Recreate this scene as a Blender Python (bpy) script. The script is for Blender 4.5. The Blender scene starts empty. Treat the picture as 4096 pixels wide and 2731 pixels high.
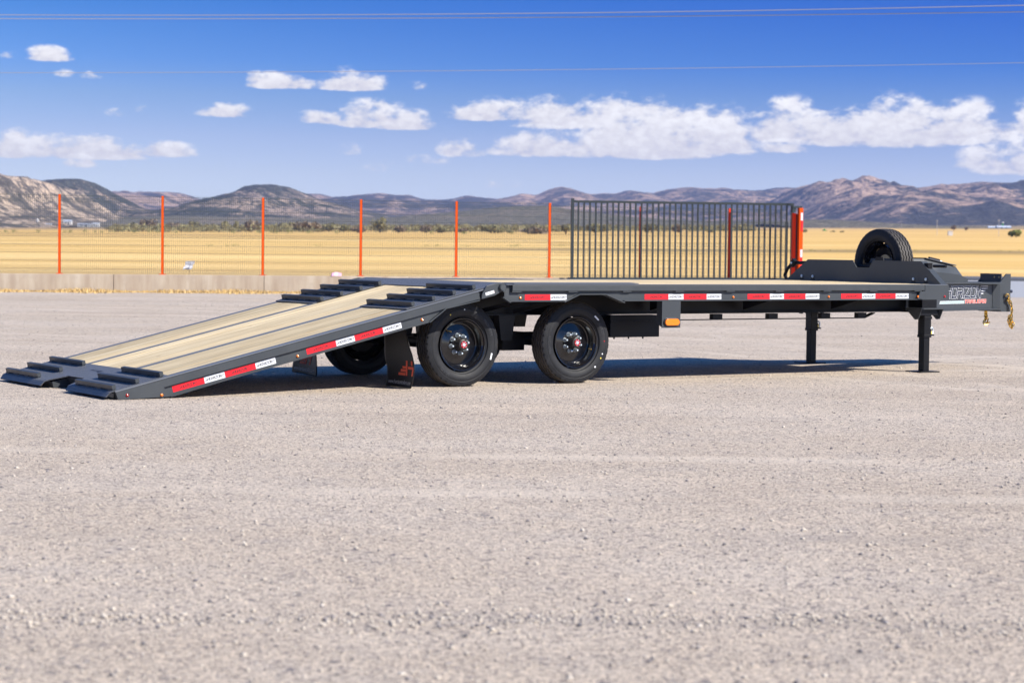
import bpy, math, random
import numpy as np
from mathutils import Vector, Matrix, noise as mnoise

random.seed(7); np.random.seed(7)
scene = bpy.context.scene
COL = scene.collection

# ------------------------------------------------------------------ camera
CAM = Vector((-9.8275, -15.8350, 1.26746))
TH, PITCH, ROLL, FPX = 0.5713, 0.045124, 0.012021, 8367.4
VH = Vector((math.sin(TH), math.cos(TH), 0.0))      # level viewing direction
RT = Vector((math.cos(TH), -math.sin(TH), 0.0))     # level right
_v = Vector((VH.x*math.cos(PITCH), VH.y*math.cos(PITCH), -math.sin(PITCH)))
_u = RT.cross(_v)
_r2 = RT*math.cos(ROLL) + _u*math.sin(ROLL)
_u2 = _u*math.cos(ROLL) - RT*math.sin(ROLL)
cam_data = bpy.data.cameras.new('camera')
cam_data.sensor_width = 36.0
cam_data.lens = FPX/4096*36.0
cam_data.clip_start = 0.1; cam_data.clip_end = 60000
cam_data.dof.use_dof = True
cam_data.dof.focus_distance = 19.3
cam_data.dof.aperture_fstop = 4.0
camera = bpy.data.objects.new('camera', cam_data)
COL.objects.link(camera)
camera.matrix_world = Matrix(((_r2.x,_u2.x,-_v.x,CAM.x),(_r2.y,_u2.y,-_v.y,CAM.y),(_r2.z,_u2.z,-_v.z,CAM.z),(0,0,0,1)))
scene.camera = camera

# ------------------------------------------------------------------ sun, exposure
SUN_TO = Vector((0.65, -1.06, 1.0)).normalized()
SUN_EL = math.asin(SUN_TO.z); SUN_ROT = math.atan2(SUN_TO.x, SUN_TO.y)
sd = bpy.data.lights.new('sun', 'SUN'); sd.energy = 4.6; sd.angle = math.radians(0.5); sd.color = (1.0, 0.93, 0.82)
sun = bpy.data.objects.new('sun', sd); COL.objects.link(sun)
sun.rotation_euler = (-SUN_TO).to_track_quat('-Z', 'Y').to_euler(); sun.location = (0, 0, 30)
scene.view_settings.view_transform = 'Standard'; scene.view_settings.look = 'None'
scene.view_settings.gamma = 1.0; scene.view_settings.use_curve_mapping = False
scene.view_settings.exposure = 0.80

# ------------------------------------------------------------------ node helpers
class NT:
    def __init__(s, tree): s.t = tree; s.n = tree.nodes; s.l = tree.links
    def node(s, typ, **kw):
        n = s.n.new(typ)
        for k, v in kw.items(): setattr(n, k, v)
        return n
    def put(s, sock, v):
        if isinstance(v, bpy.types.NodeSocket): s.l.new(v, sock)
        elif v is not None:
            if hasattr(sock.default_value, '__len__') and not hasattr(v, '__len__'): v = (v,)*len(sock.default_value)
            elif hasattr(sock.default_value, '__len__') and len(sock.default_value) == 4 and len(v) == 3: v = (*v, 1)
            sock.default_value = v
    def math(s, op, a, b=None, c=None, clamp=False):
        n = s.node('ShaderNodeMath', operation=op, use_clamp=clamp)
        s.put(n.inputs[0], a)
        if b is not None: s.put(n.inputs[1], b)
        if c is not None: s.put(n.inputs[2], c)
        return n.outputs[0]
    def mix(s, f, a, b, blend='MIX'):
        n = s.node('ShaderNodeMix', data_type='RGBA', blend_type=blend)
        s.put(n.inputs[0], f); s.put(n.inputs[6], a); s.put(n.inputs[7], b)
        return n.outputs[2]
    def step(s, x, lo, hi, a=0.0, b=1.0):
        n = s.node('ShaderNodeMapRange', interpolation_type='SMOOTHSTEP')
        s.put(n.inputs[0], x); s.put(n.inputs[1], lo); s.put(n.inputs[2], hi); s.put(n.inputs[3], a); s.put(n.inputs[4], b)
        return n.outputs[0]
    def coord(s, which='Object', scale=(1, 1, 1), loc=(0, 0, 0), rot=(0, 0, 0)):
        t = s.node('ShaderNodeTexCoord'); m = s.node('ShaderNodeMapping')
        s.l.new(t.outputs[which], m.inputs[0])
        m.inputs['Scale'].default_value = scale; m.inputs['Location'].default_value = loc; m.inputs['Rotation'].default_value = rot
        return m.outputs[0]
    def noise(s, vec, scale=1.0, detail=4.0, rough=0.55, dist=0.0, out=0):
        n = s.node('ShaderNodeTexNoise'); s.put(n.inputs['Vector'], vec)
        n.inputs['Scale'].default_value = scale; n.inputs['Detail'].default_value = detail
        n.inputs['Roughness'].default_value = rough; n.inputs['Distortion'].default_value = dist
        return n.outputs[out]
    def voro(s, vec, scale=1.0, feature='F1', out='Distance', rnd=1.0):
        n = s.node('ShaderNodeTexVoronoi', feature=feature); s.put(n.inputs['Vector'], vec)
        n.inputs['Scale'].default_value = scale; n.inputs['Randomness'].default_value = rnd
        return n.outputs[out]
    def ramp(s, f, stops):
        n = s.node('ShaderNodeValToRGB'); s.put(n.inputs[0], f)
        e = n.color_ramp.elements
        while len(e) < len(stops): e.new(0.5)
        for i, (p, c) in enumerate(stops): e[i].position = p; e[i].color = (*c, 1)
        return n.outputs[0]
    def bump(s, h, strength=0.5, dist=0.01, normal=None):
        n = s.node('ShaderNodeBump'); s.put(n.inputs['Height'], h)
        n.inputs['Strength'].default_value = strength; n.inputs['Distance'].default_value = dist
        if normal is not None: s.l.new(normal, n.inputs['Normal'])
        return n.outputs[0]

def material(name, color=(.5,.5,.5), rough=0.6, metal=0.0, coat=0.0, emit=None, spec=None, alpha=None, build=None):
    m = bpy.data.materials.new(name); m.use_nodes = True
    nt = NT(m.node_tree); b = nt.n['Principled BSDF']
    b.inputs['Base Color'].default_value = (*color, 1); b.inputs['Roughness'].default_value = rough
    b.inputs['Metallic'].default_value = metal; b.inputs['Coat Weight'].default_value = coat
    if spec is not None: b.inputs['Specular IOR Level'].default_value = spec
    if build: build(nt, b)
    return m

# ------------------------------------------------------------------ sky with clouds (world)
world = bpy.data.worlds.new('World'); scene.world = world; world.use_nodes = True
nt = NT(world.node_tree)
bg = nt.n['Background']; bg.inputs['Strength'].default_value = 0.12
tc = nt.node('ShaderNodeTexCoord'); sx = nt.node('ShaderNodeSeparateXYZ'); nt.l.new(tc.outputs['Generated'], sx.inputs[0])
# the air over this plain deepens quickly with height: stretch the low part of the sky upwards
zc = nt.math('MAXIMUM', sx.outputs[2], 0.0)
zs = nt.math('ADD', nt.math('MULTIPLY', nt.math('POWER', zc, 1.25), 9.5), 0.035)
zs = nt.math('MINIMUM', zs, 2.6)
cx = nt.node('ShaderNodeCombineXYZ'); nt.l.new(sx.outputs[0], cx.inputs[0]); nt.l.new(sx.outputs[1], cx.inputs[1]); nt.put(cx.inputs[2], zs)
nrm = nt.node('ShaderNodeVectorMath', operation='NORMALIZE'); nt.l.new(cx.outputs[0], nrm.inputs[0])
sky = nt.node('ShaderNodeTexSky', sky_type='NISHITA', sun_disc=False)
sky.sun_elevation = SUN_EL; sky.sun_rotation = SUN_ROT; sky.altitude = 1300; sky.air_density = 1.0; sky.dust_density = 0.35; sky.ozone_density = 2.5
nt.l.new(nrm.outputs[0], sky.inputs[0])
# like a clear dry sky: deepest at right angles to the sun, paler away from that band
sdot = nt.node('ShaderNodeVectorMath', operation='DOT_PRODUCT'); nt.l.new(tc.outputs['Generated'], sdot.inputs[0]); sdot.inputs[1].default_value = SUN_TO
band = nt.math('MULTIPLY', nt.math('POWER', sdot.outputs['Value'], 2.0), 4.8, clamp=True)
z5 = nt.math('MULTIPLY', zc, 5.0)
deep = nt.ramp(z5, [(0.0,(1.40,.98,.80)), (.17,(1.34,.97,.82)), (.255,(1.12,.90,.88)), (.35,(.60,.76,.97)), (.43,(.22,.60,1.10)), (.585,(.02,.43,1.20)), (1.0,(.20,.52,1.0))])
pale = nt.ramp(z5, [(0.0,(1.5,1.09,.80)), (.17,(1.5,1.08,.83)), (.255,(1.48,1.13,.96)), (.35,(1.22,1.16,1.10)), (.43,(.80,1.12,1.36)), (.585,(.36,1.03,1.55)), (1.0,(.36,.86,1.25))])
tint = nt.mix(band, deep, pale)
skyc = nt.mix(1.0, sky.outputs[0], tint, 'MULTIPLY')
# directions in degrees: azimuth from the view direction, elevation
xr = nt.math('ADD', nt.math('MULTIPLY', sx.outputs[0], RT.x), nt.math('MULTIPLY', sx.outputs[1], RT.y))
yr = nt.math('ADD', nt.math('MULTIPLY', sx.outputs[0], VH.x), nt.math('MULTIPLY', sx.outputs[1], VH.y))
az = nt.math('MULTIPLY', nt.math('ARCTAN2', xr, yr), 57.2958)
el = nt.math('MULTIPLY', nt.math('ARCSINE', sx.outputs[2]), 57.2958)
cv = nt.node('ShaderNodeCombineXYZ'); nt.l.new(az, cv.inputs[0]); nt.put(cv.inputs[1], nt.math('MULTIPLY', el, 1.7))
n1 = nt.noise(cv.outputs[0], 0.95, 7, 0.58, 0.3)
n2 = nt.noise(cv.outputs[0], 2.8, 5, 0.6, 0.2)
n3 = nt.noise(cv.outputs[0], 0.45, 5, 0.55)
def px2deg(px, py):
    h = 987 + (px-2048)*0.01202
    return math.degrees(math.atan((px-2048)/FPX)), math.degrees(math.atan((h-py)/FPX*math.cos(math.atan((px-2048)/FPX))))
# (centre x, base y, half width, height above base, weight) of each cloud in the picture's pixels
CL = [(185,243,85,52,1.0),(40,232,38,20,.55),(368,314,45,26,.55),(255,303,35,16,.3),(1115,352,140,56,1.0),(1010,325,36,36,.8),(1405,360,140,66,1.0),(1340,350,40,58,.75),(1490,350,55,30,.5),
      (905,466,105,54,.85),(455,460,34,22,.35),(562,446,30,24,.4),(1285,492,100,48,.85),(1480,505,150,84,1.05),(1600,515,135,64,1.05),
      (50,622,80,86,1.05),(330,630,290,76,1.05),(620,622,150,56,.9),(310,664,55,38,.6),
      (1980,480,185,66,1.0),(2250,510,230,100,.95),(2450,500,200,90,.85),(2600,560,330,130,1.05),(2850,610,160,150,1.05),(2150,620,190,84,1.0),(2550,625,330,120,1.1),(1830,622,90,62,.75),(2780,600,240,120,1.0),
      (3130,560,170,130,1.05),(3350,575,240,110,1.0),(3560,575,260,150,1.1),(3800,568,230,130,1.1),(3950,560,140,80,.8),(3120,606,100,40,.7),(4120,535,110,105,1.0),(3960,670,130,90,.85),(4080,690,180,110,.9),
      (1395,612,50,36,.45),(1540,680,70,30,.35),(1690,648,80,26,.4),(2000,745,60,22,.25),(1660,350,40,16,.25),(2055,408,30,22,.3),
      (5200,560,600,130,1.0),(-900,520,500,100,.9),(6600,640,500,120,.9),(-2600,600,700,120,.9)]
dens = None; shade = None
for (px, py, hw, hh, w) in CL:
    a0, e0 = px2deg(px, py); k = math.degrees(1/FPX)
    sa = hw*k*1.16; su = hh*k*(1.28 if hh > 60 else 1.05); sdn = max(0.09, hh*k*0.20)
    e0 += sdn*0.3
    dx = nt.math('DIVIDE', nt.math('SUBTRACT', az, a0), sa)
    t = nt.math('SUBTRACT', el, e0)
    dy = nt.math('MAXIMUM', nt.math('DIVIDE', t, su), nt.math('DIVIDE', t, -sdn))
    r2 = nt.math('ADD', nt.math('MULTIPLY', dx, dx), nt.math('MULTIPLY', dy, dy))
    f = nt.math('MULTIPLY', nt.math('SUBTRACT', 1.0, r2, clamp=False), w)
    f = nt.math('MAXIMUM', f, -1.0)
    if w < 0.7: f = nt.math('MINIMUM', f, w*0.55)
    dens = f if dens is None else nt.math('MAXIMUM', dens, f)
    sh = nt.math('MULTIPLY', nt.math('DIVIDE', t, su, clamp=True), nt.math('GREATER_THAN', f, -0.2))
    shade = sh if shade is None else nt.math('MAXIMUM', shade, sh)
dn = nt.math('ADD', dens, nt.math('MULTIPLY', nt.math('SUBTRACT', n1, 0.475), 3.0))
dn = nt.math('ADD', dn, nt.math('MULTIPLY', nt.math('SUBTRACT', n2, 0.5), 1.3))
cov = nt.math('MULTIPLY', nt.step(dn, 0.02, 0.85), nt.step(dens, -0.35, 0.25))
cov = nt.math('MULTIPLY', cov, 0.94)
lum = nt.math('ADD', nt.math('MULTIPLY', nt.step(shade, 0.0, 0.9), 0.30), nt.math('MULTIPLY', nt.step(n2, 0.35, 0.68), 0.42))
lum = nt.math('ADD', lum, nt.math('MULTIPLY', nt.step(n1, 0.38, 0.66), 0.28), clamp=True)
cloudc = nt.ramp(lum, [(0.0, (3.8,3.65,3.95)), (0.4, (4.6,4.45,4.5)), (1.0, (5.8,5.7,5.65))])
final = nt.mix(cov, skyc, cloudc)
nt.l.new(final, bg.inputs['Color'])

# ------------------------------------------------------------------ mesh helpers
class MB:
    def __init__(s): s.v = []; s.f = []
    def add(s, vs, fs):
        o = len(s.v); s.v += [tuple(p) for p in vs]; s.f += [tuple(i+o for i in f) for f in fs]; return s
    def box(s, x0, x1, y0, y1, z0, z1):
        return s.add([(x0,y0,z0),(x1,y0,z0),(x1,y1,z0),(x0,y1,z0),(x0,y0,z1),(x1,y0,z1),(x1,y1,z1),(x0,y1,z1)],
                     [(0,3,2,1),(4,5,6,7),(0,1,5,4),(1,2,6,5),(2,3,7,6),(3,0,4,7)])
    def bar(s, a, b, w, h, up=(0,0,1)):
        a = Vector(a); b = Vector(b); d = (b-a).normalized(); up = Vector(up)
        sdv = d.cross(up).normalized(); up = sdv.cross(d).normalized()
        vs = []
        for p in (a, b):
            for q, r in ((-1,-1),(1,-1),(1,1),(-1,1)): vs.append(p + sdv*(q*w/2) + up*(r*h/2))
        return s.add(vs, [(3,2,1,0),(4,5,6,7),(0,1,5,4),(1,2,6,5),(2,3,7,6),(3,0,4,7)])
    def prism(s, poly, axis, a, b):
        # poly in the plane normal to axis (order x,y,z without axis); from a to b
        def P(p, t):
            if axis == 1: return (p[0], t, p[1])
            if axis == 0: return (t, p[0], p[1])
            return (p[0], p[1], t)
        n = len(poly)
        vs = [P(p, a) for p in poly] + [P(p, b) for p in poly]
        fs = [tuple(range(n)), tuple(range(2*n-1, n-1, -1))] + [(i, i+n, (i+1) % n+n, (i+1) % n) for i in range(n)]
        return s.add(vs, fs)
    def tube(s, pts, r, n=8, caps=True):
        pts = [Vector(p) for p in pts]; rings = []
        rr = r if hasattr(r, '__len__') else [r]*len(pts)
        prev = None
        for i, p in enumerate(pts):
            d = (pts[min(i+1, len(pts)-1)] - pts[max(i-1, 0)]).normalized()
            if prev is None:
                ref = Vector((0,0,1)) if abs(d.z) < 0.9 else Vector((1,0,0)); e1 = d.cross(ref).normalized()
            else: e1 = (prev - d*prev.dot(d)).normalized()
            prev = e1; e2 = d.cross(e1)
            rings.append([p + e1*(rr[i]*math.cos(2*math.pi*k/n)) + e2*(rr[i]*math.sin(2*math.pi*k/n)) for k in range(n)])
        o = len(s.v)
        for rg in rings: s.v += [tuple(q) for q in rg]
        for i in range(len(rings)-1):
            for k in range(n): s.f.append((o+i*n+k, o+i*n+(k+1) % n, o+(i+1)*n+(k+1) % n, o+(i+1)*n+k))
        if caps: s.f.append(tuple(o+k for k in range(n-1, -1, -1))); s.f.append(tuple(o+(len(rings)-1)*n+k for k in range(n)))
        return s
    def lathe(s, prof, n=48, axis='Y', c=(0,0,0), close=False):
        # prof: list of (r, t): radius and position along the axis
        o = len(s.v); m = len(prof)
        for k in range(n):
            a = 2*math.pi*k/n; ca, sa = math.cos(a), math.sin(a)
            for r, t in prof:
                if axis == 'Y': s.v.append((c[0]+r*ca, c[1]+t, c[2]+r*sa))
                elif axis == 'X': s.v.append((c[0]+t, c[1]+r*ca, c[2]+r*sa))
                else: s.v.append((c[0]+r*ca, c[1]+r*sa, c[2]+t))
        for k in range(n):
            k2 = (k+1) % n
            for j in range(m-1 if not close else m):
                j2 = (j+1) % m
                s.f.append((o+k*m+j, o+k*m+j2, o+k2*m+j2, o+k2*m+j))
        return s
    def cyl(s, a, b, r, n=16): return s.tube([a, b], r, n)
    def mesh(s, name, mat, smooth=False):
        me = bpy.data.meshes.new(name); me.from_pydata(s.v, [], s.f); me.materials.append(mat)
        if smooth:
            me.shade_smooth()
            try: me.set_sharp_from_angle(angle=math.radians(38))
            except Exception: pass
        me.update(); return me
    def build(s, name, mat, parent=None, smooth=False, bevel=0, fix=True):
        me = s.mesh(name, mat, smooth)
        if fix:
            import bmesh
            bm = bmesh.new(); bm.from_mesh(me); bmesh.ops.recalc_face_normals(bm, faces=bm.faces); bm.to_mesh(me); bm.free()
        o = link(name, me, parent)
        if bevel:
            md = o.modifiers.new('bevel', 'BEVEL'); md.width = bevel; md.segments = 2; md.limit_method = 'ANGLE'; md.angle_limit = math.radians(40)
        return o

def link(name, data, parent=None, loc=None, rot=None):
    o = bpy.data.objects.new(name, data); COL.objects.link(o)
    if parent is not None: o.parent = parent
    if loc is not None: o.location = loc
    if rot is not None: o.rotation_euler = rot
    return o
def tag(o, label=None, cat=None, group=None, kind=None):
    if label: o['label'] = label
    if cat: o['category'] = cat
    if group: o['group'] = group
    if kind: o['kind'] = kind
    return o
def thing(name, label, cat, loc=(0,0,0), rz=0.0, group=None):
    o = link(name, None, None, loc, (0,0,rz)); o.empty_display_size = 0.2
    return tag(o, label, cat, group)
def np_mesh(name, verts, quads, mat, smooth=True):
    me = bpy.data.meshes.new(name)
    verts = np.asarray(verts, dtype=np.float32); quads = np.asarray(quads, dtype=np.int32)
    k = quads.shape[1]
    me.vertices.add(len(verts)); me.vertices.foreach_set('co', verts.ravel())
    me.loops.add(quads.size); me.loops.foreach_set('vertex_index', quads.ravel())
    me.polygons.add(len(quads)); me.polygons.foreach_set('loop_start', np.arange(0, quads.size, k, dtype=np.int32))
    me.polygons.foreach_set('loop_total', np.full(len(quads), k, dtype=np.int32))
    me.materials.append(mat); me.update(calc_edges=True); me.validate()
    if smooth: me.shade_smooth()
    return me

# ------------------------------------------------------------------ land: lateral l, depth d from the camera's foot
def W3(l, d, z=0.0): p = CAM + RT*l + VH*d; return Vector((p.x, p.y, z))
def hor(px): return 987 + (px-2048)*0.01202
def Tz(l, d):
    u = np.clip(l/np.maximum(d, 1.0), -0.34, 0.34)
    s = 0.0110 + 0.0137*u
    t = np.maximum(d-92.0, 0.0)
    return s*(np.sqrt(t*t+20.0**2)-20.0)
def at(px, py, d):   # the point seen at px,py standing d metres away
    return (px-2048)/FPX*d, CAM.z + (hor(px)-py)/FPX*d
def ground_d(px, py, lo=60., hi=3500.):
    for _ in range(60):
        m = (lo+hi)/2; l = (px-2048)/FPX*m
        y = hor(px)-(float(Tz(np.float64(l), np.float64(m)))-CAM.z)/m*FPX
        if y > py: lo = m
        else: hi = m
    return m

# ------------------------------------------------------------------ materials
def m_gravel(nt, b):
    c = nt.coord('Object')
    big = nt.noise(c, 0.35, 5, 0.6); mid = nt.noise(c, 2.2, 5, 0.6)
    m2 = nt.coord('Object', scale=(0.10, 0.9, 1), rot=(0, 0, -0.55)); streak = nt.noise(m2, 1.0, 5, 0.55, 0.6)
    v1 = nt.voro(c, 88, out='Color'); sv = nt.node('ShaderNodeSeparateColor'); nt.l.new(v1, sv.inputs[0])
    v2 = nt.voro(c, 200, out='Color'); sv2 = nt.node('ShaderNodeSeparateColor'); nt.l.new(v2, sv2.inputs[0])
    v3 = nt.voro(c, 26, out='Color'); sv3 = nt.node('ShaderNodeSeparateColor'); nt.l.new(v3, sv3.inputs[0])
    base = nt.mix(nt.step(big, .35, .68), (.475,.402,.328), (.53,.462,.392))
    base = nt.mix(nt.math('MULTIPLY', nt.step(streak, .50, .66), .55), base, (.575,.49,.40))
    base = nt.mix(nt.math('MULTIPLY', nt.step(mid, .5, .7), .45), base, (.42,.375,.335))
    st = nt.ramp(sv.outputs[0], [(0, (.30,.30,.34)), (.14, (.66,.66,.69)), (.45, (.97,.97,.98)), (.86, (1.14,1.12,1.09)), (1, (1.5,1.45,1.37))])
    base = nt.mix(1.0, base, st, 'MULTIPLY')
    st2 = nt.ramp(sv2.outputs[1], [(0, (.55,.55,.58)), (.3, (.95,.95,.95)), (.8, (1.05,1.05,1.03)), (1, (1.3,1.27,1.2))])
    base = nt.mix(.9, base, st2, 'MULTIPLY')
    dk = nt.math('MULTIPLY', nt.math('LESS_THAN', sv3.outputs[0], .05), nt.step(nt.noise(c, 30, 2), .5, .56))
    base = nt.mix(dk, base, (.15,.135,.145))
    sp = nt.node('ShaderNodeSeparateXYZ'); nt.l.new(c, sp.inputs[0])
    wv = nt.math('MULTIPLY', nt.math('SUBTRACT', nt.noise(nt.coord('Object', scale=(.25,.25,1)), 1.0, 3), .5), 1.6)
    yw = nt.math('ADD', sp.outputs[1], wv)
    def ring(cx_, cy_, r_, w_, amt, colr, base):
        dx = nt.math('SUBTRACT', sp.outputs[0], cx_); dy = nt.math('SUBTRACT', sp.outputs[1], cy_)
        d_ = nt.math('SQRT', nt.math('ADD', nt.math('MULTIPLY', dx, dx), nt.math('MULTIPLY', dy, dy)))
        e_ = nt.math('ABSOLUTE', nt.math('SUBTRACT', nt.math('ADD', d_, nt.math('MULTIPLY', wv, .12)), r_))
        k_ = nt.math('MULTIPLY', nt.math('MULTIPLY', nt.step(nt.math('ADD', e_, nt.math('MULTIPLY', nt.noise(c, 5, 4, .7), .10)), w_+.06, w_*.45), amt), nt.step(nt.noise(nt.coord('Object', scale=(.5,.5,1), loc=(r_,0,0)), 1, 3), .35, .6))
        return nt.mix(k_, base, colr)
    for (q1, q2, q3, q4) in ((8,62,36.5,.16),(8,62,38.4,.16),(-14,48,30.0,.15),(-14,48,31.8,.15),(10,31,7.0,.13),(10,31,8.8,.13),(30,40,33,.2),(-30,10,36,.2),(-30,10,37.9,.2),(2,90,77.4,.25),(2,90,79.3,.25)): base = ring(q1, q2, q3, q4, .42, (.62,.54,.45), base)
    for (q1, q2, q3, q4) in ((2,120,112.95,.14),(-3,160,150.9,.2)): base = ring(q1, q2, q3, q4, .32, (.30,.265,.24), base)
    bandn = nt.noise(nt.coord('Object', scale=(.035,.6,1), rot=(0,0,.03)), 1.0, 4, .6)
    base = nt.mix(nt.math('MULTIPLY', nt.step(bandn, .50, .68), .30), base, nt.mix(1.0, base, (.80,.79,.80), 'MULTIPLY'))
    nt.l.new(base, b.inputs['Base Color'])
    h = nt.math('ADD', nt.math('MULTIPLY', sv.outputs[0], .5), nt.math('MULTIPLY', nt.noise(c, 60, 4, .7), 1.0))
    h = nt.math('ADD', h, nt.math('MULTIPLY', mid, .8))
    nt.l.new(nt.bump(h, .7, .010), b.inputs['Normal'])
def m_field(nt, b):
    c = nt.coord('Object')        # object is laid out along the view: x lateral, y depth
    s = nt.node('ShaderNodeSeparateXYZ'); nt.l.new(c, s.inputs[0])
    lg = nt.math('LOGARITHM', nt.math('MAXIMUM', s.outputs[1], 10.0), 2.718)
    cc = nt.node('ShaderNodeCombineXYZ'); nt.put(cc.inputs[0], nt.math('MULTIPLY', s.outputs[0], .012)); nt.put(cc.inputs[1], nt.math('MULTIPLY', lg, 11.0))
    band = nt.noise(cc.outputs[0], 1.0, 5, .6, .2)
    cf = nt.coord('Object', scale=(.05, .35, 1)); fine = nt.noise(cf, 1.0, 6, .65)
    wob = nt.math('ADD', s.outputs[1], nt.math('MULTIPLY', nt.noise(nt.coord('Object', scale=(.01,.01,1)), 1, 3), 60.0))
    base = nt.ramp(band, [(.25, (.50,.30,.085)), (.42, (.64,.42,.14)), (.55, (.78,.54,.22)), (.72, (.88,.65,.30))])
    gold = nt.math('MAXIMUM', nt.step(s.outputs[1], 300, 430), nt.math('MULTIPLY', nt.step(nt.math('DIVIDE', s.outputs[0], s.outputs[1]), .05, .16), .6))
    base = nt.mix(nt.math('MULTIPLY', gold, .75), base, (.62,.40,.14))
    near = nt.step(s.outputs[1], 150, 80); base = nt.mix(nt.math('MULTIPLY', near, .55), base, (.60,.42,.19))
    base = nt.mix(nt.math('MULTIPLY', nt.step(fine, .48, .72), .6), base, (.40,.25,.10))
    dl = nt.math('MULTIPLY', nt.math('SUBTRACT', nt.step(wob, 215, 232), nt.step(wob, 240, 262)), nt.step(s.outputs[0], -35, 15)); base = nt.mix(nt.math('MULTIPLY', dl, .75), base, (.20,.15,.075))
    farm = nt.step(wob, 760, 950); base = nt.mix(nt.math('MULTIPLY', farm, .5), base, (.50,.33,.20))
    scrub = nt.math('MULTIPLY', nt.step(nt.noise(nt.coord('Object', scale=(.006,.004,1)), 1, 4, .6), .47, .53), nt.step(s.outputs[1], 800, 1100))
    base = nt.mix(scrub, base, (.13,.125,.08))
    nt.l.new(base, b.inputs['Base Color'])
def m_wall(nt, b):
    c = nt.coord('Object'); c2 = nt.coord('Object', scale=(2.2, 1, .25))
    st = nt.noise(c2, 1.6, 5, .6); n = nt.noise(c, 5, 6, .6)
    base = nt.ramp(st, [(.3, (.33,.255,.19)), (.5, (.42,.345,.265)), (.7, (.50,.435,.35))])
    base = nt.mix(nt.math('MULTIPLY', nt.step(n, .45, .7), .35), base, (.33,.27,.22))
    nt.l.new(base, b.inputs['Base Color']); nt.l.new(nt.bump(n, .3, .01), b.inputs['Normal'])
def m_paint(base):
    def f(nt, b):
        c = nt.coord('Object'); n = nt.noise(c, 3.0, 5, .6); g = nt.noise(c, 420, 2, .5)
        col = nt.mix(nt.math('MULTIPLY', nt.step(n, .4, .7), .5), base, tuple(x*1.18 for x in base))
        dust = nt.math('MULTIPLY', nt.step(nt.noise(c, 60, 3, .7), .66, .74), .35 if base[0] > .02 else .06)
        col = nt.mix(dust, col, (.26,.25,.24))
        nt.l.new(col, b.inputs['Base Color'])
        nt.put(b.inputs['Roughness'], nt.step(n, .3, .7, .34, .5))
        nt.l.new(nt.bump(g, .22, .0015), b.inputs['Normal'])
    return f
def m_diamond(nt, b):
    t = nt.node('ShaderNodeTexCoord'); s = nt.node('ShaderNodeSeparateXYZ'); nt.l.new(t.outputs['Object'], s.inputs[0])
    k = 2*math.pi/.052
    a = nt.math('SINE', nt.math('MULTIPLY', nt.math('ADD', s.outputs[0], s.outputs[1]), k))
    c = nt.math('SINE', nt.math('MULTIPLY', nt.math('SUBTRACT', s.outputs[0], s.outputs[1]), k))
    h = nt.step(nt.math('ABSOLUTE', nt.math('MULTIPLY', a, c)), .35, .75)
    gg = nt.node('ShaderNodeNewGeometry'); gz = nt.node('ShaderNodeSeparateXYZ'); nt.l.new(gg.outputs['True Normal'], gz.inputs[0]); h = nt.math('MULTIPLY', h, nt.math('GREATER_THAN', gz.outputs[2], .5))
    col = nt.mix(h, (.060,.066,.078), (.25,.26,.28))  # lumps lighter on upward faces: their highlight painted into the colour
    nt.l.new(col, b.inputs['Base Color']); nt.put(b.inputs['Roughness'], nt.step(h, 0, 1, .52, .34))
    nt.l.new(nt.bump(h, .9, .004), b.inputs['Normal'])
def m_wood(nt, b):
    oi = nt.node('ShaderNodeObjectInfo')
    t = nt.node('ShaderNodeTexCoord'); off = nt.node('ShaderNodeVectorMath', operation='ADD')
    cb = nt.node('ShaderNodeCombineXYZ'); nt.put(cb.inputs[0], nt.math('MULTIPLY', oi.outputs['Random'], 37.0)); nt.put(cb.inputs[1], nt.math('MULTIPLY', oi.outputs['Random'], 11.0))
    nt.l.new(t.outputs['Object'], off.inputs[0]); nt.l.new(cb.outputs[0], off.inputs[1])
    mp = nt.node('ShaderNodeMapping'); nt.l.new(off.outputs[0], mp.inputs[0]); mp.inputs['Scale'].default_value = (.55, 11, 11)
    g = nt.noise(mp.outputs[0], 2.2, 6, .62, .9)
    mp2 = nt.node('ShaderNodeMapping'); nt.l.new(off.outputs[0], mp2.inputs[0]); mp2.inputs['Scale'].default_value = (1.1, 45, 45)
    g2 = nt.noise(mp2.outputs[0], 2.0, 4, .6)
    base = nt.ramp(g, [(.28, (.38,.27,.13)), (.42, (.56,.44,.26)), (.55, (.66,.54,.34)), (.75, (.76,.645,.44))])
    base = nt.mix(nt.math('MULTIPLY', nt.step(g2, .5, .68), .40), base, (.42,.32,.18))
    mp3 = nt.node('ShaderNodeMapping'); nt.l.new(off.outputs[0], mp3.inputs[0]); mp3.inputs['Scale'].default_value = (1.3, 4.2, 1)
    kn = nt.voro(mp3.outputs[0], 1.7); knot = nt.step(nt.math('ADD', kn, nt.math('MULTIPLY', g2, .06)), .11, .06)
    base = nt.mix(nt.math('MULTIPLY', knot, .9), base, (.16,.085,.04))
    mp4 = nt.node('ShaderNodeMapping'); nt.l.new(off.outputs[0], mp4.inputs[0]); mp4.inputs['Scale'].default_value = (.9, 14, 1)
    or_ = nt.step(nt.noise(mp4.outputs[0], 1.3, 4, .6, 1.0), .64, .72)
    base = nt.mix(nt.math('MULTIPLY', or_, .5), base, (.50,.25,.08))
    gy = nt.step(nt.noise(nt.coord('Object', scale=(.8,3,1)), 2.3, 3, .5), .66, .76); base = nt.mix(nt.math('MULTIPLY', gy, .45), base, (.25,.23,.20))
    tone = nt.math('ADD', .78, nt.math('MULTIPLY', oi.outputs['Random'], .36))
    base = nt.mix(1.0, base, tone, 'MULTIPLY')
    nt.l.new(base, b.inputs['Base Color']); nt.l.new(nt.bump(g2, .35, .002), b.inputs['Normal'])
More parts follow.
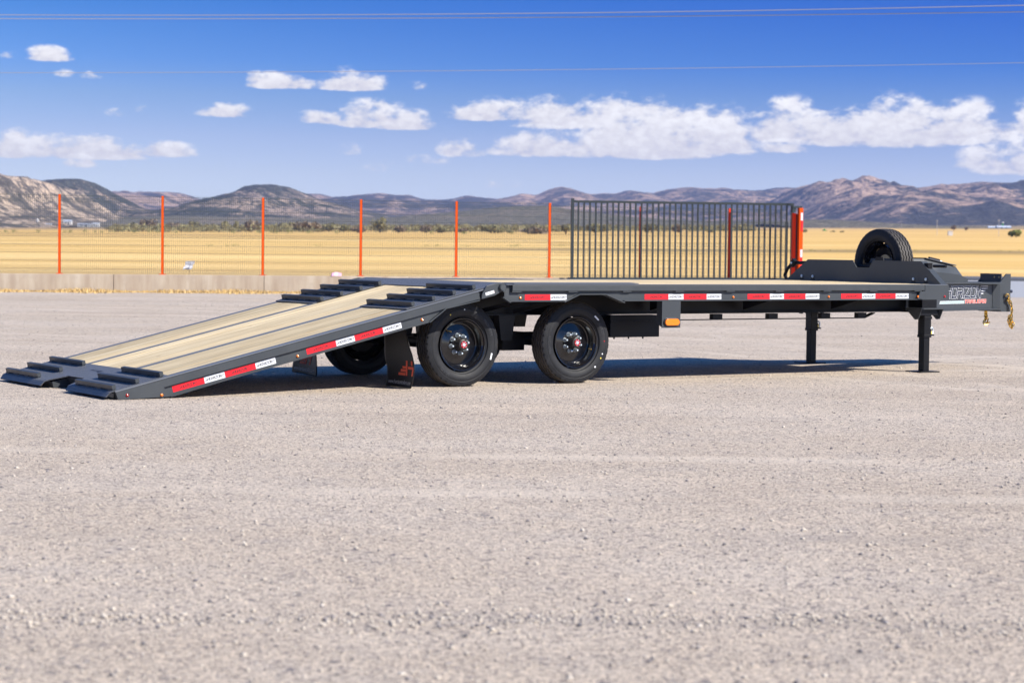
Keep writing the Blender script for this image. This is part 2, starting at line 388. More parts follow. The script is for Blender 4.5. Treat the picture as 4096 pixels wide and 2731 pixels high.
def m_rubber(nt, b):
    c = nt.coord('Object'); n = nt.noise(c, 9, 5, .65); n2 = nt.noise(c, 80, 3, .6)
    col = nt.mix(nt.step(n, .4, .72), (.011,.012,.015), (.021,.022,.026))
    col = nt.mix(nt.math('MULTIPLY', nt.step(n2, .62, .75), .25), col, (.10,.095,.09))
    sx_ = nt.node('ShaderNodeSeparateXYZ'); nt.l.new(c, sx_.inputs[0]); rad = nt.math('SQRT', nt.math('ADD', nt.math('MULTIPLY', sx_.outputs[0], sx_.outputs[0]), nt.math('MULTIPLY', sx_.outputs[2], sx_.outputs[2])))
    col = nt.mix(nt.math('MULTIPLY', nt.step(rad, .374, .381), nt.step(n, .2, .75, .25, .75)), col, (.085,.075,.066))
    nt.l.new(col, b.inputs['Base Color']); nt.put(b.inputs['Roughness'], nt.step(n, .3, .7, .50, .68))
    nt.l.new(nt.bump(n2, .15, .001), b.inputs['Normal'])
def m_tape(col):
    def f(nt, b):
        c = nt.coord('Object'); n = nt.noise(c, 30, 4, .6)
        nt.l.new(nt.mix(nt.math('MULTIPLY', nt.step(n, .4, .7), .25), col, tuple(x*.8 for x in col)), b.inputs['Base Color'])
    return f
def m_rust_hill(rock, bush, lo, hi, sc=1.0, crag=False):
    def f(nt, b):
        c = nt.coord('Object', scale=(1, 1, 1.6)); big = nt.noise(c, .0045*sc, 5, .62, .4); mid = nt.noise(c, .03*sc, 6, .7); fine = nt.noise(c, .14*sc, 4, .7)
        q = nt.math('ADD', nt.math('MULTIPLY', big, .62), nt.math('ADD', nt.math('MULTIPLY', mid, .50), nt.math('MULTIPLY', fine, .22)))
        q = nt.math('SUBTRACT', q, .17)
        r = nt.mix(nt.step(fine, .35, .7), tuple(x*.55 for x in rock), rock)
        bs = nt.mix(nt.step(fine, .4, .65), tuple(x*.6 for x in bush), tuple(x*1.35 for x in bush))
        if crag:
            ve = nt.voro(nt.coord('Object', scale=(1,.6,1.3)), .055, 'DISTANCE_TO_EDGE'); ve2 = nt.voro(nt.coord('Object', scale=(1,.6,1.3)), .16, 'DISTANCE_TO_EDGE')
            r = nt.mix(nt.step(ve, .10, .02), r, bs); r = nt.mix(nt.math('MULTIPLY', nt.step(ve2, .12, .02), .6), r, tuple(x*.35 for x in rock))
        nt.l.new(nt.mix(nt.step(q, lo, hi), bs, r), b.inputs['Base Color'])
        nt.l.new(nt.bump(nt.math('ADD', mid, nt.math('MULTIPLY', fine, .5)), .9, 9.0/sc), b.inputs['Normal'])
    return f
def m_leaf(c0, c1):
    def f(nt, b):
        g = nt.node('ShaderNodeNewGeometry')
        col = nt.mix(g.outputs['Random Per Island'], c0, c1)
        nt.l.new(col, b.inputs['Base Color'])
    return f
def m_pebble(nt, b):
    g = nt.node('ShaderNodeNewGeometry')
    col = nt.ramp(g.outputs['Random Per Island'], [(0, (.13,.125,.135)), (.14, (.28,.255,.25)), (.4, (.42,.37,.32)), (.75, (.52,.46,.39)), (.93, (.56,.50,.43)), (1, (.64,.585,.52))])
    nt.l.new(col, b.inputs['Base Color'])

MT = {}
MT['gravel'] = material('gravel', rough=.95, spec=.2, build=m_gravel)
MT['field'] = material('dry_grass_field', rough=1.0, spec=.1, build=m_field)
MT['road'] = material('road_surface', (.34,.345,.36), .8)
MT['dark_edge'] = material('dark_road_edge', (.10,.105,.12), .85)  # darker strip along the far side of the road
MT['wall'] = material('stained_concrete', rough=.9, build=m_wall)
MT['paint'] = material('charcoal_paint', rough=.42, spec=.38, build=m_paint((.043,.049,.056)))
MT['paint_shade'] = material('shaded_chassis_paint', rough=.5, spec=.22, build=m_paint((.0055,.0055,.007)))  # the same charcoal paint, with the shade under the deck put into its colour
MT['diamond'] = material('diamond_plate', rough=.45, spec=.6, build=m_diamond)
MT['wood'] = material('pine_plank', rough=.75, spec=.3, build=m_wood)
MT['strip'] = material('light_grey_strip', (.115,.128,.155), .45)  # lighter blue-grey for strips along the top of the frame
MT['rubber'] = material('tyre_rubber', rough=.6, spec=.3, build=m_rubber)
MT['rim'] = material('gloss_black_rim', (.006,.006,.008), .14, coat=.3)
MT['flap'] = material('rubber_flap', (.012,.012,.014), .42)
MT['letter'] = material('tyre_lettering', (.040,.043,.050), .35)
MT['zinc'] = material('zinc_steel', (.66,.74,.80), .35, metal=.55)
MT['hub'] = material('machined_hub', (.035,.032,.030), .4, metal=.3)
MT['redcap'] = material('red_anodised', (.55,.01,.02), .3, metal=.3)
MT['red'] = material('red_reflective', (.78,.004,.012), .4, build=m_tape((.80,.004,.014)))
MT['white'] = material('white_reflective', (.74,.76,.80), .4, build=m_tape((.72,.75,.80)))
MT['black'] = material('black_print', (.012,.012,.018), .5)
MT['navy'] = material('navy_print', (.010,.014,.035), .35)
MT['whiteprint'] = material('white_print', (.80,.82,.86), .5)
MT['teal'] = material('pale_teal_print', (.33,.50,.50), .5)
MT['orangeprint'] = material('orange_print', (.80,.08,.03), .5)
MT['rustprint'] = material('rust_red_print', (.70,.11,.06), .6)
MT['greyprint'] = material('grey_print', (.74,.75,.78), .6)
MT['amber'] = material('amber_lens', (.85,.20,.005), .15, coat=.5)
MT['redlens'] = material('red_lens', (.45,.01,.012), .15, coat=.5)
MT['gold'] = material('gold_chain', (.78,.50,.10), .25, metal=1.0)
MT['brass'] = material('brass', (.55,.38,.14), .4, metal=.9)
MT['orange'] = material('orange_post_paint', (.74,.080,.001), .6, spec=.15)
MT['red_shade_post'] = material('red_and_shade_post_paint', (.86,.045,.010), .6, spec=.15)  # slim gate post's red; behind the gate it paints shade onto orange posts
MT['wire'] = material('dark_green_wire', (.035,.05,.05), .5)
MT['gate'] = material('grey_green_gate_paint', (.016,.025,.030), .5)
MT['gate_dk'] = material('dark_gate_paint', (.02,.03,.035), .5)
MT['yellow'] = material('yellow_label', (.80,.62,.05), .5)
MT['bag'] = material('crumpled_plastic', (.72,.72,.76), .3)
MT['pink'] = material('pink_paper', (.75,.42,.60), .7)
MT['tan'] = material('pale_house_wall', (.62,.60,.58), .8)
MT['roofm'] = material('pale_metal_roof', (.50,.54,.62), .5)
MT['greenm'] = material('green_machine_paint', (.05,.30,.07), .5)
MT['cable'] = material('pale_cable', (.42,.42,.50), .6)
MT['pole'] = material('weathered_pole', (.52,.48,.46), .8)
MT['rock_near'] = material('granite_hillside', rough=1, spec=.1, build=m_rust_hill((.74,.57,.42), (.12,.105,.085), .45, .54, 1.5, True))
MT['hill_mid'] = material('scrub_hillside', rough=1, spec=.1, build=m_rust_hill((.62,.46,.35), (.070,.072,.058), .51, .59, 1.0, True))
MT['hill_far'] = material('far_hillside', rough=1, spec=.1, build=m_rust_hill((.62,.42,.30), (.062,.060,.052), .46, .58, .7))
MT['hill_low'] = material('olive_scrub_slope', rough=1, spec=.1, build=m_rust_hill((.34,.27,.19), (.165,.15,.11), .48, .66, 1.6))
MT['leaf_olive'] = material('olive_leaves', rough=.9, spec=.1, build=m_leaf((.13,.12,.06), (.30,.27,.14)))
MT['leaf_brown'] = material('dry_brown_leaves', rough=.9, spec=.1, build=m_leaf((.13,.10,.07), (.26,.20,.14)))
MT['leaf_green'] = material('green_weed_leaves', rough=.9, spec=.1, build=m_leaf((.12,.15,.04), (.26,.27,.09)))
MT['straw'] = material('straw', rough=.9, spec=.1, build=m_leaf((.52,.34,.13), (.72,.54,.26)))
MT['bark'] = material('bark', (.10,.075,.055), .9)
MT['pebble'] = material('pebbles', rough=.9, spec=.2, build=m_pebble)

# ================================================================== SETTING
FR = Matrix(((RT.x, VH.x, 0, CAM.x), (RT.y, VH.y, 0, CAM.y), (0, 0, 1, 0), (0, 0, 0, 1)))   # local x lateral, y depth
def in_frame(o): o.matrix_world = FR; return o

# gravel yard, one sheet with a gentle unevenness away from the trailer
nx, ny = 60, 60
ls = np.concatenate([np.linspace(-220, -30, 14), np.linspace(-28, 28, 40), np.linspace(30, 220, 14)])
ds = np.concatenate([np.linspace(-180, 0, 12), np.linspace(2, 59.6, 48)])
L, D = np.meshgrid(ls, ds); Z = np.zeros_like(L)
vs = np.stack([L, D, Z], -1).reshape(-1, 3)
def gridq(ny, nx):
    i = np.arange(ny-1)[:, None]*nx + np.arange(nx-1)[None, :]
    return np.stack([i, i+1, i+nx+1, i+nx], -1).reshape(-1, 4)
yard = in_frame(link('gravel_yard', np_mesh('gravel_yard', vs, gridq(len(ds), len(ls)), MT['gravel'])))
tag(yard, 'pale grey gravel yard', None, None, 'structure')
# dry field rising to the hills
us = np.linspace(-1.0, 1.0, 121); us = us*0.9
ds = np.concatenate([np.array([53.9, 60, 80]), np.geomspace(92, 9000, 120)])
U, D = np.meshgrid(us, ds); L = U*(D+60)
Z = Tz(L, D) - 0.02
for i in range(Z.shape[0]):
    dd = D[i, 0]
    if dd > 120:
        for j in range(Z.shape[1]):
            Z[i, j] += mnoise.noise(Vector((L[i, j]*.004, dd*.012, 3.1)))*min(0.9, (dd-120)*.0012)
vs = np.stack([L, D, Z], -1).reshape(-1, 3)
field = in_frame(link('dry_field', np_mesh('dry_field', vs, gridq(len(ds), len(us)), MT['field'])))
tag(field, 'golden dry grass field', None, None, 'structure')
rd = MB(); rd.add([(9.5,59.5,.0),(160,59.5,.0),(220,94,.0),(14,94,.0)], [(0,1,2,3)])
road = in_frame(rd.build('road', MT['road'])); road.location.z = .004; tag(road, kind='structure')
rd = MB(); rd.box(14, 230, 94, 101, -.2, .12)
ke = in_frame(rd.build('road_edge', MT['dark_edge'])); tag(ke, kind='structure')

# ---- hills
def ridge(name, pts, d0, front, back, mat, base_drop=0., amp=1.0, nseg=420, nd=46, seed=0., sil=0.6, sharp=1.35):
    pts = sorted(pts); pxs = np.linspace(pts[0][0], pts[-1][0], nseg)
    pys = np.interp(pxs, [p[0] for p in pts], [p[1] for p in pts])
    k = np.ones(5)/5; pad = np.pad(pys, 2, mode='edge'); pys = np.convolve(pad, k, 'valid')
    l = (pxs-2048)/FPX*d0; zc = CAM.z + (hor(pxs)-pys)/FPX*d0
    ts = np.concatenate([np.linspace(-1, 0, nd), np.linspace(0, 1, 10)[1:]])
    V = []
    pxm = d0/FPX
    for t in ts:
        d = d0 + (t*front if t < 0 else t*back)
        g = Tz(l, np.full_like(l, d))
        g0 = Tz(l, np.full_like(l, d0))
        a = abs(t); prof = (1-a)**sharp*(1+0.6*a)
        for i in range(nseg):
            hgt = max(zc[i]-g0[i], 0.0)
            p = Vector((l[i]*.006*amp_s(d0), d*.006*amp_s(d0), seed))
            n = mnoise.ridged_multi_fractal(p, 1.0, 2.1, 5, 1.0, 2.0) - 1.1
            n2 = mnoise.fractal(p*5.5, 1.0, 2.0, 4)
            env = min(1.0, a*5.0)*(1-a)**.5
            z = g[i] - 2 + (hgt+2)*prof + hgt*(0.21*n*env)*amp + hgt*0.06*n2*min(1, a*8)*(1-a)
            z += sil*pxm*1.6*mnoise.fractal(Vector((l[i]/pxm*.05, t*30, seed+9)), .6, 2.0, 4)
            V.append((l[i], d, max(z, g[i]-2-a*3)))
    me = np_mesh(name, V, gridq(len(ts), nseg), mat, smooth=True)
    o = in_frame(link(name, me)); tag(o, kind='structure'); return o
def amp_s(d0): return 1.6*1500.0/d0
far_pts = [(-700,800),(-100,790),(440,797),(525,777),(586,769),(655,771),(718,772),(757,782),(796,798),(860,806),(1100,806),(1200,778),(1239,775),(1288,777),(1333,791),(1382,788),(1449,780),(1515,774),(1587,781),(1631,780),(1660,788),(1686,798),(1786,800),
  (1830,791),(1863,785),(1935,792),(1985,797),(2040,786),(2084,774),(2110,780),(2140,783),(2165,770),(2195,756),(2239,748),(2283,756),(2320,770),(2354,778),(2410,773),(2453,776),(2499,761),(2545,768),(2588,778),(2630,766),(2668,757),(2738,749),(2803,754),(2850,753),(2892,751),(2958,765),(3033,761),(3089,752),(3126,749),(3182,753),(3300,765),(3507,775),(4200,775),(5000,800)]
ridge('far_hills', far_pts, 5200, 1900, 900, MT['hill_far'], seed=1.3, nseg=900, amp=1.3, sil=1.1)
right_pts = [(2950,880),(3030,846),(3090,800),(3127,778),(3160,757),(3180,750),(3227,738),(3286,731),(3350,723),(3375,722),(3413,722),(3424,727),(3440,737),(3460,749),(3485,756),(3507,764),(3566,760),(3642,755),(3706,745),(3720,745),(3740,749),(3786,738),(3841,735),(3880,731),(3913,727),(3935,731),(3968,740),(4032,759),(4096,781),(4250,820),(4500,800),(4800,850)]
ridge('right_hills', right_pts, 3900, 1700, 700, MT['hill_far'], seed=5.1, nseg=620, nd=60, amp=1.9, sil=1.0)
ridge('dome_hill', [(760,905),(829,810),(870,798),(906,790),(967,772),(1023,752),(1050,747),(1078,744),(1110,744),(1139,746),(1160,752),(1183,761),(1210,772),(1233,778),(1270,797),(1330,812),(1420,835),(1540,860),(1650,905)], 2600, 900, 500, MT['hill_mid'], seed=8.7, nseg=300, amp=1.2)
ridge('left_ridge', [(-300,720),(60,735),(150,731),(188,728),(215,722),(249,717),(290,715),(320,716),(340,724),(354,733),(375,745),(398,760),(425,778),(448,790),(475,805),(520,822),(600,842),(700,858),(820,905)], 2300, 800, 500, MT['hill_mid'], seed=12.2, nseg=300, amp=1.2)
ridge('rocky_hill', [(-700,760),(-350,690),(-120,672),(0,699),(45,707),(85,711),(110,716),(150,722),(182,731),(205,748),(225,768),(240,800),(290,835),(342,856),(420,876),(520,902)], 1700, 520, 300, MT['rock_near'], seed=2.2, nseg=320, amp=1.6, sil=1.2, sharp=.8)
ridge('olive_foothill', [(300,900),(420,872),(700,862),(960,868),(1250,872),(1560,868),(1800,848),(2010,826),(2180,822),(2330,845),(2520,868),(2800,884),(3100,884),(3230,882),(3500,890),(3620,898),(3800,905),(4400,912)], 1900, 500, 300, MT['hill_low'], seed=22.2, nseg=420, amp=.6, sil=1.0)
ridge('brown_foothill', [(3050,895),(3160,880),(3300,878),(3450,886),(3560,896),(3700,902),(3900,905)], 1500, 330, 200, MT['hill_low'], seed=31.2, nseg=160, amp=.5, sil=1.4)

# ---- haze: one box of thin air round the scene
hz = MB(); hz.box(-6500, 6500, -60, 8800, -12, 178)
hm = bpy.data.materials.new('haze'); hm.use_nodes = True
hn = NT(hm.node_tree); hn.n.clear()
ho = hn.node('ShaderNodeOutputMaterial'); hv = hn.node('ShaderNodeVolumePrincipled')
hv.inputs['Color'].default_value = (.46,.58,1.0,1); hv.inputs['Density'].default_value = 0.00011; hv.inputs['Anisotropy'].default_value = 0.2
hn.l.new(hv.outputs[0], ho.inputs['Volume'])
haze = in_frame(hz.build('haze', hm)); tag(haze, kind='stuff')

# ================================================================== FENCE, WALL, GATE
FA = W3(-11.44, 52.8); FB = W3(.97, 56.2)
fdir = (FB-FA).normalized(); flen = (FB-FA).length; PITCHP = flen/5
fang = math.atan2(fdir.y, fdir.x)
WALL_H = .455
# wall: concrete segments
wall = thing('concrete_wall', 'low stained concrete wall under the orange-post mesh fence', 'wall', FA, fang)
x = -14.0; i = 0
wend = flen + .55
segs = []
while x < wend-.05:
    x2 = min(x+PITCHP*1.49, wend); segs.append((x, x2)); x = x2
for (a, bb) in segs:
    m = MB(); m.box(a+.006, bb-.006, -.09, .09, -.05, WALL_H); m.build('wall_segment', MT['wall'], wall, bevel=.008)
m = MB(); m.box(wend+.004, wend+.15, -.11, .11, -.05, WALL_H+.012); m.build('end_pier', MT['wall'], wall)
fence = thing('mesh_fence', 'orange-post wire mesh fence standing on the low concrete wall', 'fence', FA, fang)
pm = MB(); pm.box(-.03, .03, -.03, .03, 0, 2.0)
pmesh = pm.mesh('post', MT['orange']); pmr = pm.mesh('post', MT['red_shade_post'])
bp = MB(); bp.box(-.085, .085, -.08, .08, .0, .012); bpm = bp.mesh('base_plate', MT['orange'])
for k in range(-5, 8):
    zb = WALL_H + .001 if k <= 5 else WALL_H-.06
    o = link('post', pmr if k > 5 else pmesh, fence, (k*PITCHP, 0, zb))  # posts behind the gate: redder copy of the orange, shade put into the colour
    link('base_plate', bpm, o, (0, 0, 0))
def panel(width):
  pw = MB()
  wires = [0.02, .06, .10, .14, .34, .54, .74, .94, .98, 1.02, 1.22, 1.42, 1.62, 1.82, 1.86, 1.90, 1.97]
  nv = int(width/.05)
  for q in range(nv+1):
      xx = .035 + q*(width-.07)/nv
      pw.add([(xx-.0036,-.036,.01),(xx+.0036,-.036,.01),(xx,-.031,.01),(xx-.0036,-.036,2.01),(xx+.0036,-.036,2.01),(xx,-.031,2.01)], [(0,1,4,3),(1,2,5,4),(2,0,3,5)])
  for zz in wires: pw.add([(.02,-.04,zz-.0036),(width-.02,-.04,zz-.0036),(width-.02,-.04,zz+.0036),(.02,-.04,zz+.0036),(.02,-.034,zz),(width-.02,-.034,zz)], [(0,1,2,3),(3,2,5,4),(0,4,5,1)])
  return pw.mesh('mesh_panel', MT['wire'])
pwm = panel(PITCHP); pws = panel(PITCHP*.66)
for k in range(-5, 8):
    link('mesh_panel', pwm if k < 7 else pws, fence, (k*PITCHP, 0, WALL_H if k < 5 else WALL_H-.06))

# gate (sliding, open, parked in front of the fence)
def fpt(px, py, off):   # point on the vertical plane parallel to the fence, off metres in front
    c = FA - Vector((-math.sin(fang), math.cos(fang), 0))*off
    nn = Vector((-math.sin(fang), math.cos(fang), 0))
    rd = RT*((px-2048)/FPX) + VH + Vector((0,0,1))*((hor(px)-py)/FPX)
    t = (c-CAM).dot(nn)/rd.dot(nn); p = CAM + rd*t
    return (p-FA).dot(fdir), p.z
goff = .28
gx0, gz1 = fpt(2285, 801, goff); gx1, gz1b = fpt(3162, 813, goff); _, gz0 = fpt(2285, 1108, goff)
gate = thing('sliding_gate', 'grey-green barred sliding gate rolled open in front of the fence', 'gate', FA, fang)
yg = -goff
GT = gz1; GB = gz0
gang = math.atan2(gz1b-gz1, gx1-gx0)
gate.matrix_world = Matrix.Translation(FA) @ Matrix.Rotation(fang, 4, 'Z') @ Matrix.Translation((gx0, 0, 0)) @ Matrix.Rotation(-gang, 4, 'Y') @ Matrix.Translation((-gx0, 0, 0))
print('gate', gz1, gz1b, gx1-gx0)
m = MB(); m.box(gx0-.035, gx0+.035, yg-.035, yg+.035, .03, GT+.05); m.build('end_stile', MT['gate'], gate)
m = MB(); m.box(gx1-.035, gx1+.035, yg-.035, yg+.035, .03, GT); m.build('end_stile', MT['gate'], gate)
m = MB(); m.box(gx0+.036, gx1-.036, yg-.03, yg+.03, GT-.065, GT); m.build('top_rail', MT['gate'], gate)
m = MB(); m.box(gx0+.036, gx1-.036, yg-.045, yg+.045, GB-.16, GB); m.build('bottom_rail', MT['gate_dk'], gate)
m = MB(); m.box(gx0+.036, gx1-.036, yg-.03, yg+.03, .10, .20); m.build('track_beam', MT['gate_dk'], gate)
for fx in (.5, .555):
    xx = gx0+(gx1-gx0)*fx; m = MB(); m.box(xx-.025, xx+.025, yg-.025, yg+.025, .201, GB-.161); m.build('lower_strut', MT['gate'], gate)
nb = 39; gb = MB(); gb.box(-.021, .021, -.021, .021, GB+.001, GT-.066); gbm = gb.mesh('bar', MT['gate'])
for k in range(1, nb):
    link('bar', gbm, gate, (gx0+(gx1-gx0)*k/nb, yg, 0))
# dark upright seen behind the bars
dx, _ = fpt(3136, 900, .1)
m = MB(); m.box(-.03, .03, -.03, .03, .0, 2.05)
o = m.build('dark_upright', MT['gate_dk']); o.location = FA + fdir*dx - Vector((-math.sin(fang), math.cos(fang), 0))*.16; o.rotation_euler = (0,0,fang)
tag(o, 'dark steel upright just left of the two orange gate posts', 'post')
def fthing(name, label, cat, px, off):
    xx, _ = fpt(px, 900, off)
    return thing(name, label, cat, FA + fdir*xx - Vector((-math.sin(fang), math.cos(fang), 0))*off, fang)
g = fthing('gate_post', 'slim red-orange gate post left of the stickered one', 'post', 3168, .75)
m = MB(); m.box(-.045, .045, -.045, .045, 0, 2.28); m.build('tube', MT['red_shade_post'], g, bevel=.004)
m = MB(); m.box(.052, .10, -.03, .03, 0, 2.26); m.build('steel_channel', MT['gate'], g)
g = fthing('gate_post', 'thick orange gate post with red and white reflective stickers', 'post', 3193.5, .85)
m = MB(); m.box(-.056, .056, -.065, .065, 0, 2.42); m.build('tube', MT['orange'], g, bevel=.004)
m = MB(); m.box(-.25, .02, -.07, .07, 2.421, 2.47); m.box(-.25, -.16, -.05, .05, 2.30, 2.42); m.build('guide_bracket', MT['gate_dk'], g)
for (z0, z1, mt) in ((2.08,2.29,'white'), (1.79,2.078,'red'), (1.08,1.29,'white'), (.79,1.078,'red')):
    m = MB(); m.box(-.012, .045, -.069, -.066, z0, z1); s_ = m.build('reflective_sticker', MT[mt], g)
    if mt == 'white': m = MB(); m.box(.008, .026, -.0705, -.0695, z0+.05, z1-.05); m.build('sticker_print', MT['greyprint'], s_)

# grass strip at the foot of the wall
rng = np.random.default_rng(3)
def blades(n, fl, h, w):
    V = []; F = []
    for i in range(n):
        p, hh = fl(i); a = rng.uniform(0, math.pi); ww = w*rng.uniform(.6, 1.4)
        dx_, dy_ = math.cos(a)*ww, math.sin(a)*ww; lx, ly = rng.normal(0, hh*.35, 2)
        o = len(V); V += [(p[0]-dx_, p[1]-dy_, p[2]), (p[0]+dx_, p[1]+dy_, p[2]), (p[0]+lx, p[1]+ly, p[2]+hh)]; F.append((o, o+1, o+2))
    return V, F
def fl(i):
    x_ = rng.uniform(-14, flen+.6); q = abs(rng.normal(0, .45)); dn_ = mnoise.noise(Vector((x_*.8, 0, 0)))
    y_ = -.10-q*(.9+dn_)
    return (x_, y_, 0.0), rng.uniform(.02, .085)*(1.25+dn_)*(1 if q < .6 else .5)
V, F = blades(16000, fl, 0, .012)
me = bpy.data.meshes.new('dry_grass'); me.from_pydata(V, [], F); me.materials.append(MT['straw'])
gs = link('dry_grass', me, None, FA, (0,0,fang)); tag(gs, 'golden dry grass along the foot of the wall', 'grass', None, 'stuff')

# ================================================================== far vegetation and buildings
def bush(name, label, px, py, wpx, hpx, d, mat, group, cat='bush', n=420, dense=1.0):
    l, z = at(px, py, d); w = wpx*1.3/FPX*d; h = hpx*1.22/FPX*d
    gz = float(Tz(np.float64(l), np.float64(d)))
    p = W3(l, d, gz-.02)
    root = thing(name, label, cat, p, rng.uniform(0, 6.28), group)
    V = []; F = []; lobes = []
    nl = max(3, int(wpx/9))
    for k in range(nl):
        a = rng.uniform(0, 6.28); r = rng.uniform(0, .36)*w
        lobes.append((math.cos(a)*r, math.sin(a)*r, h*rng.uniform(.35, .68), w*rng.uniform(.16, .28), h*rng.uniform(.22, .36)))
    s = max(w, h)*.05
    for k in range(int(n*dense)):
        lb = lobes[rng.integers(nl)]; v = rng.normal(0, 1, 3); v /= np.linalg.norm(v); rr = rng.uniform(.55, 1.05)
        c = np.array([lb[0]+v[0]*lb[3]*rr, lb[1]+v[1]*lb[3]*rr, max(.03*h, lb[2]+v[2]*lb[4]*rr)])
        e1 = rng.normal(0, 1, 3); e1 /= np.linalg.norm(e1); e2 = np.cross(e1, v); e2 /= (np.linalg.norm(e2)+1e-6); sz = s*rng.uniform(.6, 1.5)
        o = len(V); V += [tuple(c-e1*sz), tuple(c+e2*sz), tuple(c+e1*sz), tuple(c-e2*sz)]; F.append((o, o+1, o+2, o+3))
    me = bpy.data.meshes.new('crown'); me.from_pydata(V, [], F); me.materials.append(mat); link('crown', me, root)
    t = MB()
    for lb in lobes[:4]: t.tube([(0,0,-.1),(lb[0]*.5,lb[1]*.5,lb[2]*.5),(lb[0],lb[1],lb[2])], [h*.03, h*.02, h*.008], 5)
    t.build('trunk', MT['bark'], root)
    return root
G1 = 'mesquite bushes in a row at the far side of the field'
row = [
 (534,918,49,25,'olive','low wide olive bush left of the second orange post from the left'),
 (594,919,61,37,'brown','tall brownish bush hiding just left of the second orange post'),
 (680,919,56,29,'brown','grey brown bush close right of the second orange post'),
 (770,920,44,33,'olive','upright olive bush midway between the second and third orange posts'),
 (828,920,54,20,'olive','flat low bush right of the upright midway bush, second gap'),
 (894,923,47,36,'olive','round olive bush, left one of two touching before the third post'),
 (940,923,36,38,'olive','narrow olive bush, right one of two touching before the third post'),
 (1002,926,76,41,'brown','big dark rounded bush directly left of the third orange post'),
 (1090,922,40,22,'olive','thin pale bush immediately right of the third orange post'),
 (1136,923,62,32,'olive','olive bush left of the widest bush in the third gap'),
 (1222,927,100,38,'brown','widest dark bush clump in the gap after the third post'),
 (1312,926,60,37,'olive','rounded pale bush left of the fourth orange post gap centre'),
 (1370,929,54,31,'olive','dark olive bush second to the left of the fourth post'),
 (1428,932,58,24,'brown','low brown bush touching the fourth orange post'),
 (1516,930,60,52,'olive','tallest green bush of the row, right of the fourth post'),
 (1590,931,62,25,'brown','low spreading brown bush right of the tallest bush'),
 (1700,932,46,32,'brown','compact dark bush above the ramp top'),
 (1760,932,56,23,'olive','small olive bush left of the fifth orange post'),
 (1852,933,50,19,'brown','thin low brown bush right of the fifth orange post'),
 (1966,934,74,32,'olive','rounded dark olive bush midway between fifth and sixth posts'),
 (2032,934,28,16,'olive','little bush right of the rounded midway bush, fifth gap'),
 (2132,936,106,22,'brown','long low brown bush left of the sixth orange post'),
 (2256,937,50,35,'olive','bush just left of the gate end seen through the mesh'),
 (2378,937,76,38,'olive','bush behind the leftmost bars of the gate'),
 (2604,934,62,38,'olive','tall bush behind the gate just right of its first red post'),
 (2708,932,46,34,'brown','bush behind the middle bars of the gate'),
 (2842,931,30,14,'olive','tiny bush behind the gate left of its second red post'),
 (3211,932,20,20,'olive','small bush peeking out right of the stickered orange post'),
]
for (px, py, wp, hp, kk, lab) in row:
    bush('mesquite_bush', lab, px, py, wp, hp, ground_d(px, py), MT['leaf_'+kk], G1)
for (px, py, wp, hp, kk, lab) in [
 (3327,931,20,8,'olive','flat dark shrub, left of the two beside the green machine'),(3356,932,20,9,'olive','flat dark shrub, right of the two beside the green machine'),
 (3807,922,26,20,'brown','brown shrub above the white utility box'),(3855,924,19,17,'brown','small dark shrub right of the white utility box'),
 (4057,948,62,27,'green','yellow-green shrub near the right edge of the field')]:
    bush('field_shrub', lab, px, py, wp, hp, ground_d(px, py), MT['leaf_'+kk], 'shrubs on the right side of the field')
V = []; F = []
def weed(px, py, wp, hp, n=60):
    d = ground_d(px, py); l, _ = at(px, py, d); gz = float(Tz(np.float64(l), np.float64(d))); w = wp/FPX*d; h = hp/FPX*d
    for k in range(n):
        c = np.array([l+rng.normal(0, w*.25), d+rng.normal(0, w*.2), gz-.05+rng.uniform(0, h)]); s = h*rng.uniform(.12, .3)
        e1 = rng.normal(0, 1, 3); e1 /= np.linalg.norm(e1); e2 = rng.normal(0, 1, 3); e2 /= np.linalg.norm(e2)
        o = len(V); V.extend([tuple(c-e1*s), tuple(c+e2*s), tuple(c+e1*s)]); F.append((o, o+1, o+2))
for px in (20,52,150,255,275,335,378,402,450,533,600,628,700,930,1030,1045,1090,1105,1150,1233,1344,1722,1852,2043,2630): weed(px, 932+(px-1000)*.004, rng.uniform(16, 34), rng.uniform(8, 13))
for k in range(90):
    px = rng.uniform(2300, 4300); weed(px, 1003+rng.normal(0, 1.6), rng.uniform(14, 50), rng.uniform(3, 7), 26)
for px in (22,300,655,665,838,900,930,945,1270,1700,1731,1745,1852,1870,2040,2051,2060,2223,2235): weed(px, 985, rng.uniform(20, 46), rng.uniform(5, 11), 40)
BV = []; BF = []
for k in range(1900):
    px = rng.uniform(430, 3000); 
    if rng.uniform() > .25 + .75*mnoise.noise(Vector((px*.006, 2.2, 0)))+.45: continue
    d = rng.uniform(620, 980); l = (px-2048)/FPX*d; gz = float(Tz(np.float64(l), np.float64(d))); w = rng.uniform(1.0, 2.6); h = rng.uniform(.8, 2.3)
    for q in range(26):
        v = rng.normal(0, 1, 3); v /= np.linalg.norm(v); c_ = np.array([l+v[0]*w, d+v[1]*w, gz+h*.5+v[2]*h*.55]); e1 = rng.normal(0, 1, 3); e2 = rng.normal(0, 1, 3); s_ = .28
        o = len(BV); BV.extend([tuple(c_-e1*s_), tuple(c_+e2*s_), tuple(c_+e1*s_)]); BF.append((o, o+1, o+2))
me = bpy.data.meshes.new('scrub'); me.from_pydata(BV, [], BF); me.materials.append(MT['leaf_olive'])
sb_ = in_frame(link('scrub_belt', me)); tag(sb_, 'belt of low olive scrub at the far edge of the field', 'scrub', None, 'stuff')
me = bpy.data.meshes.new('weeds'); me.from_pydata(V, [], F); me.materials.append(MT['leaf_green'])
wd = in_frame(link('field_weeds', me)); tag(wd, 'green and grey weeds scattered in lines over the field', 'weeds', None, 'stuff')

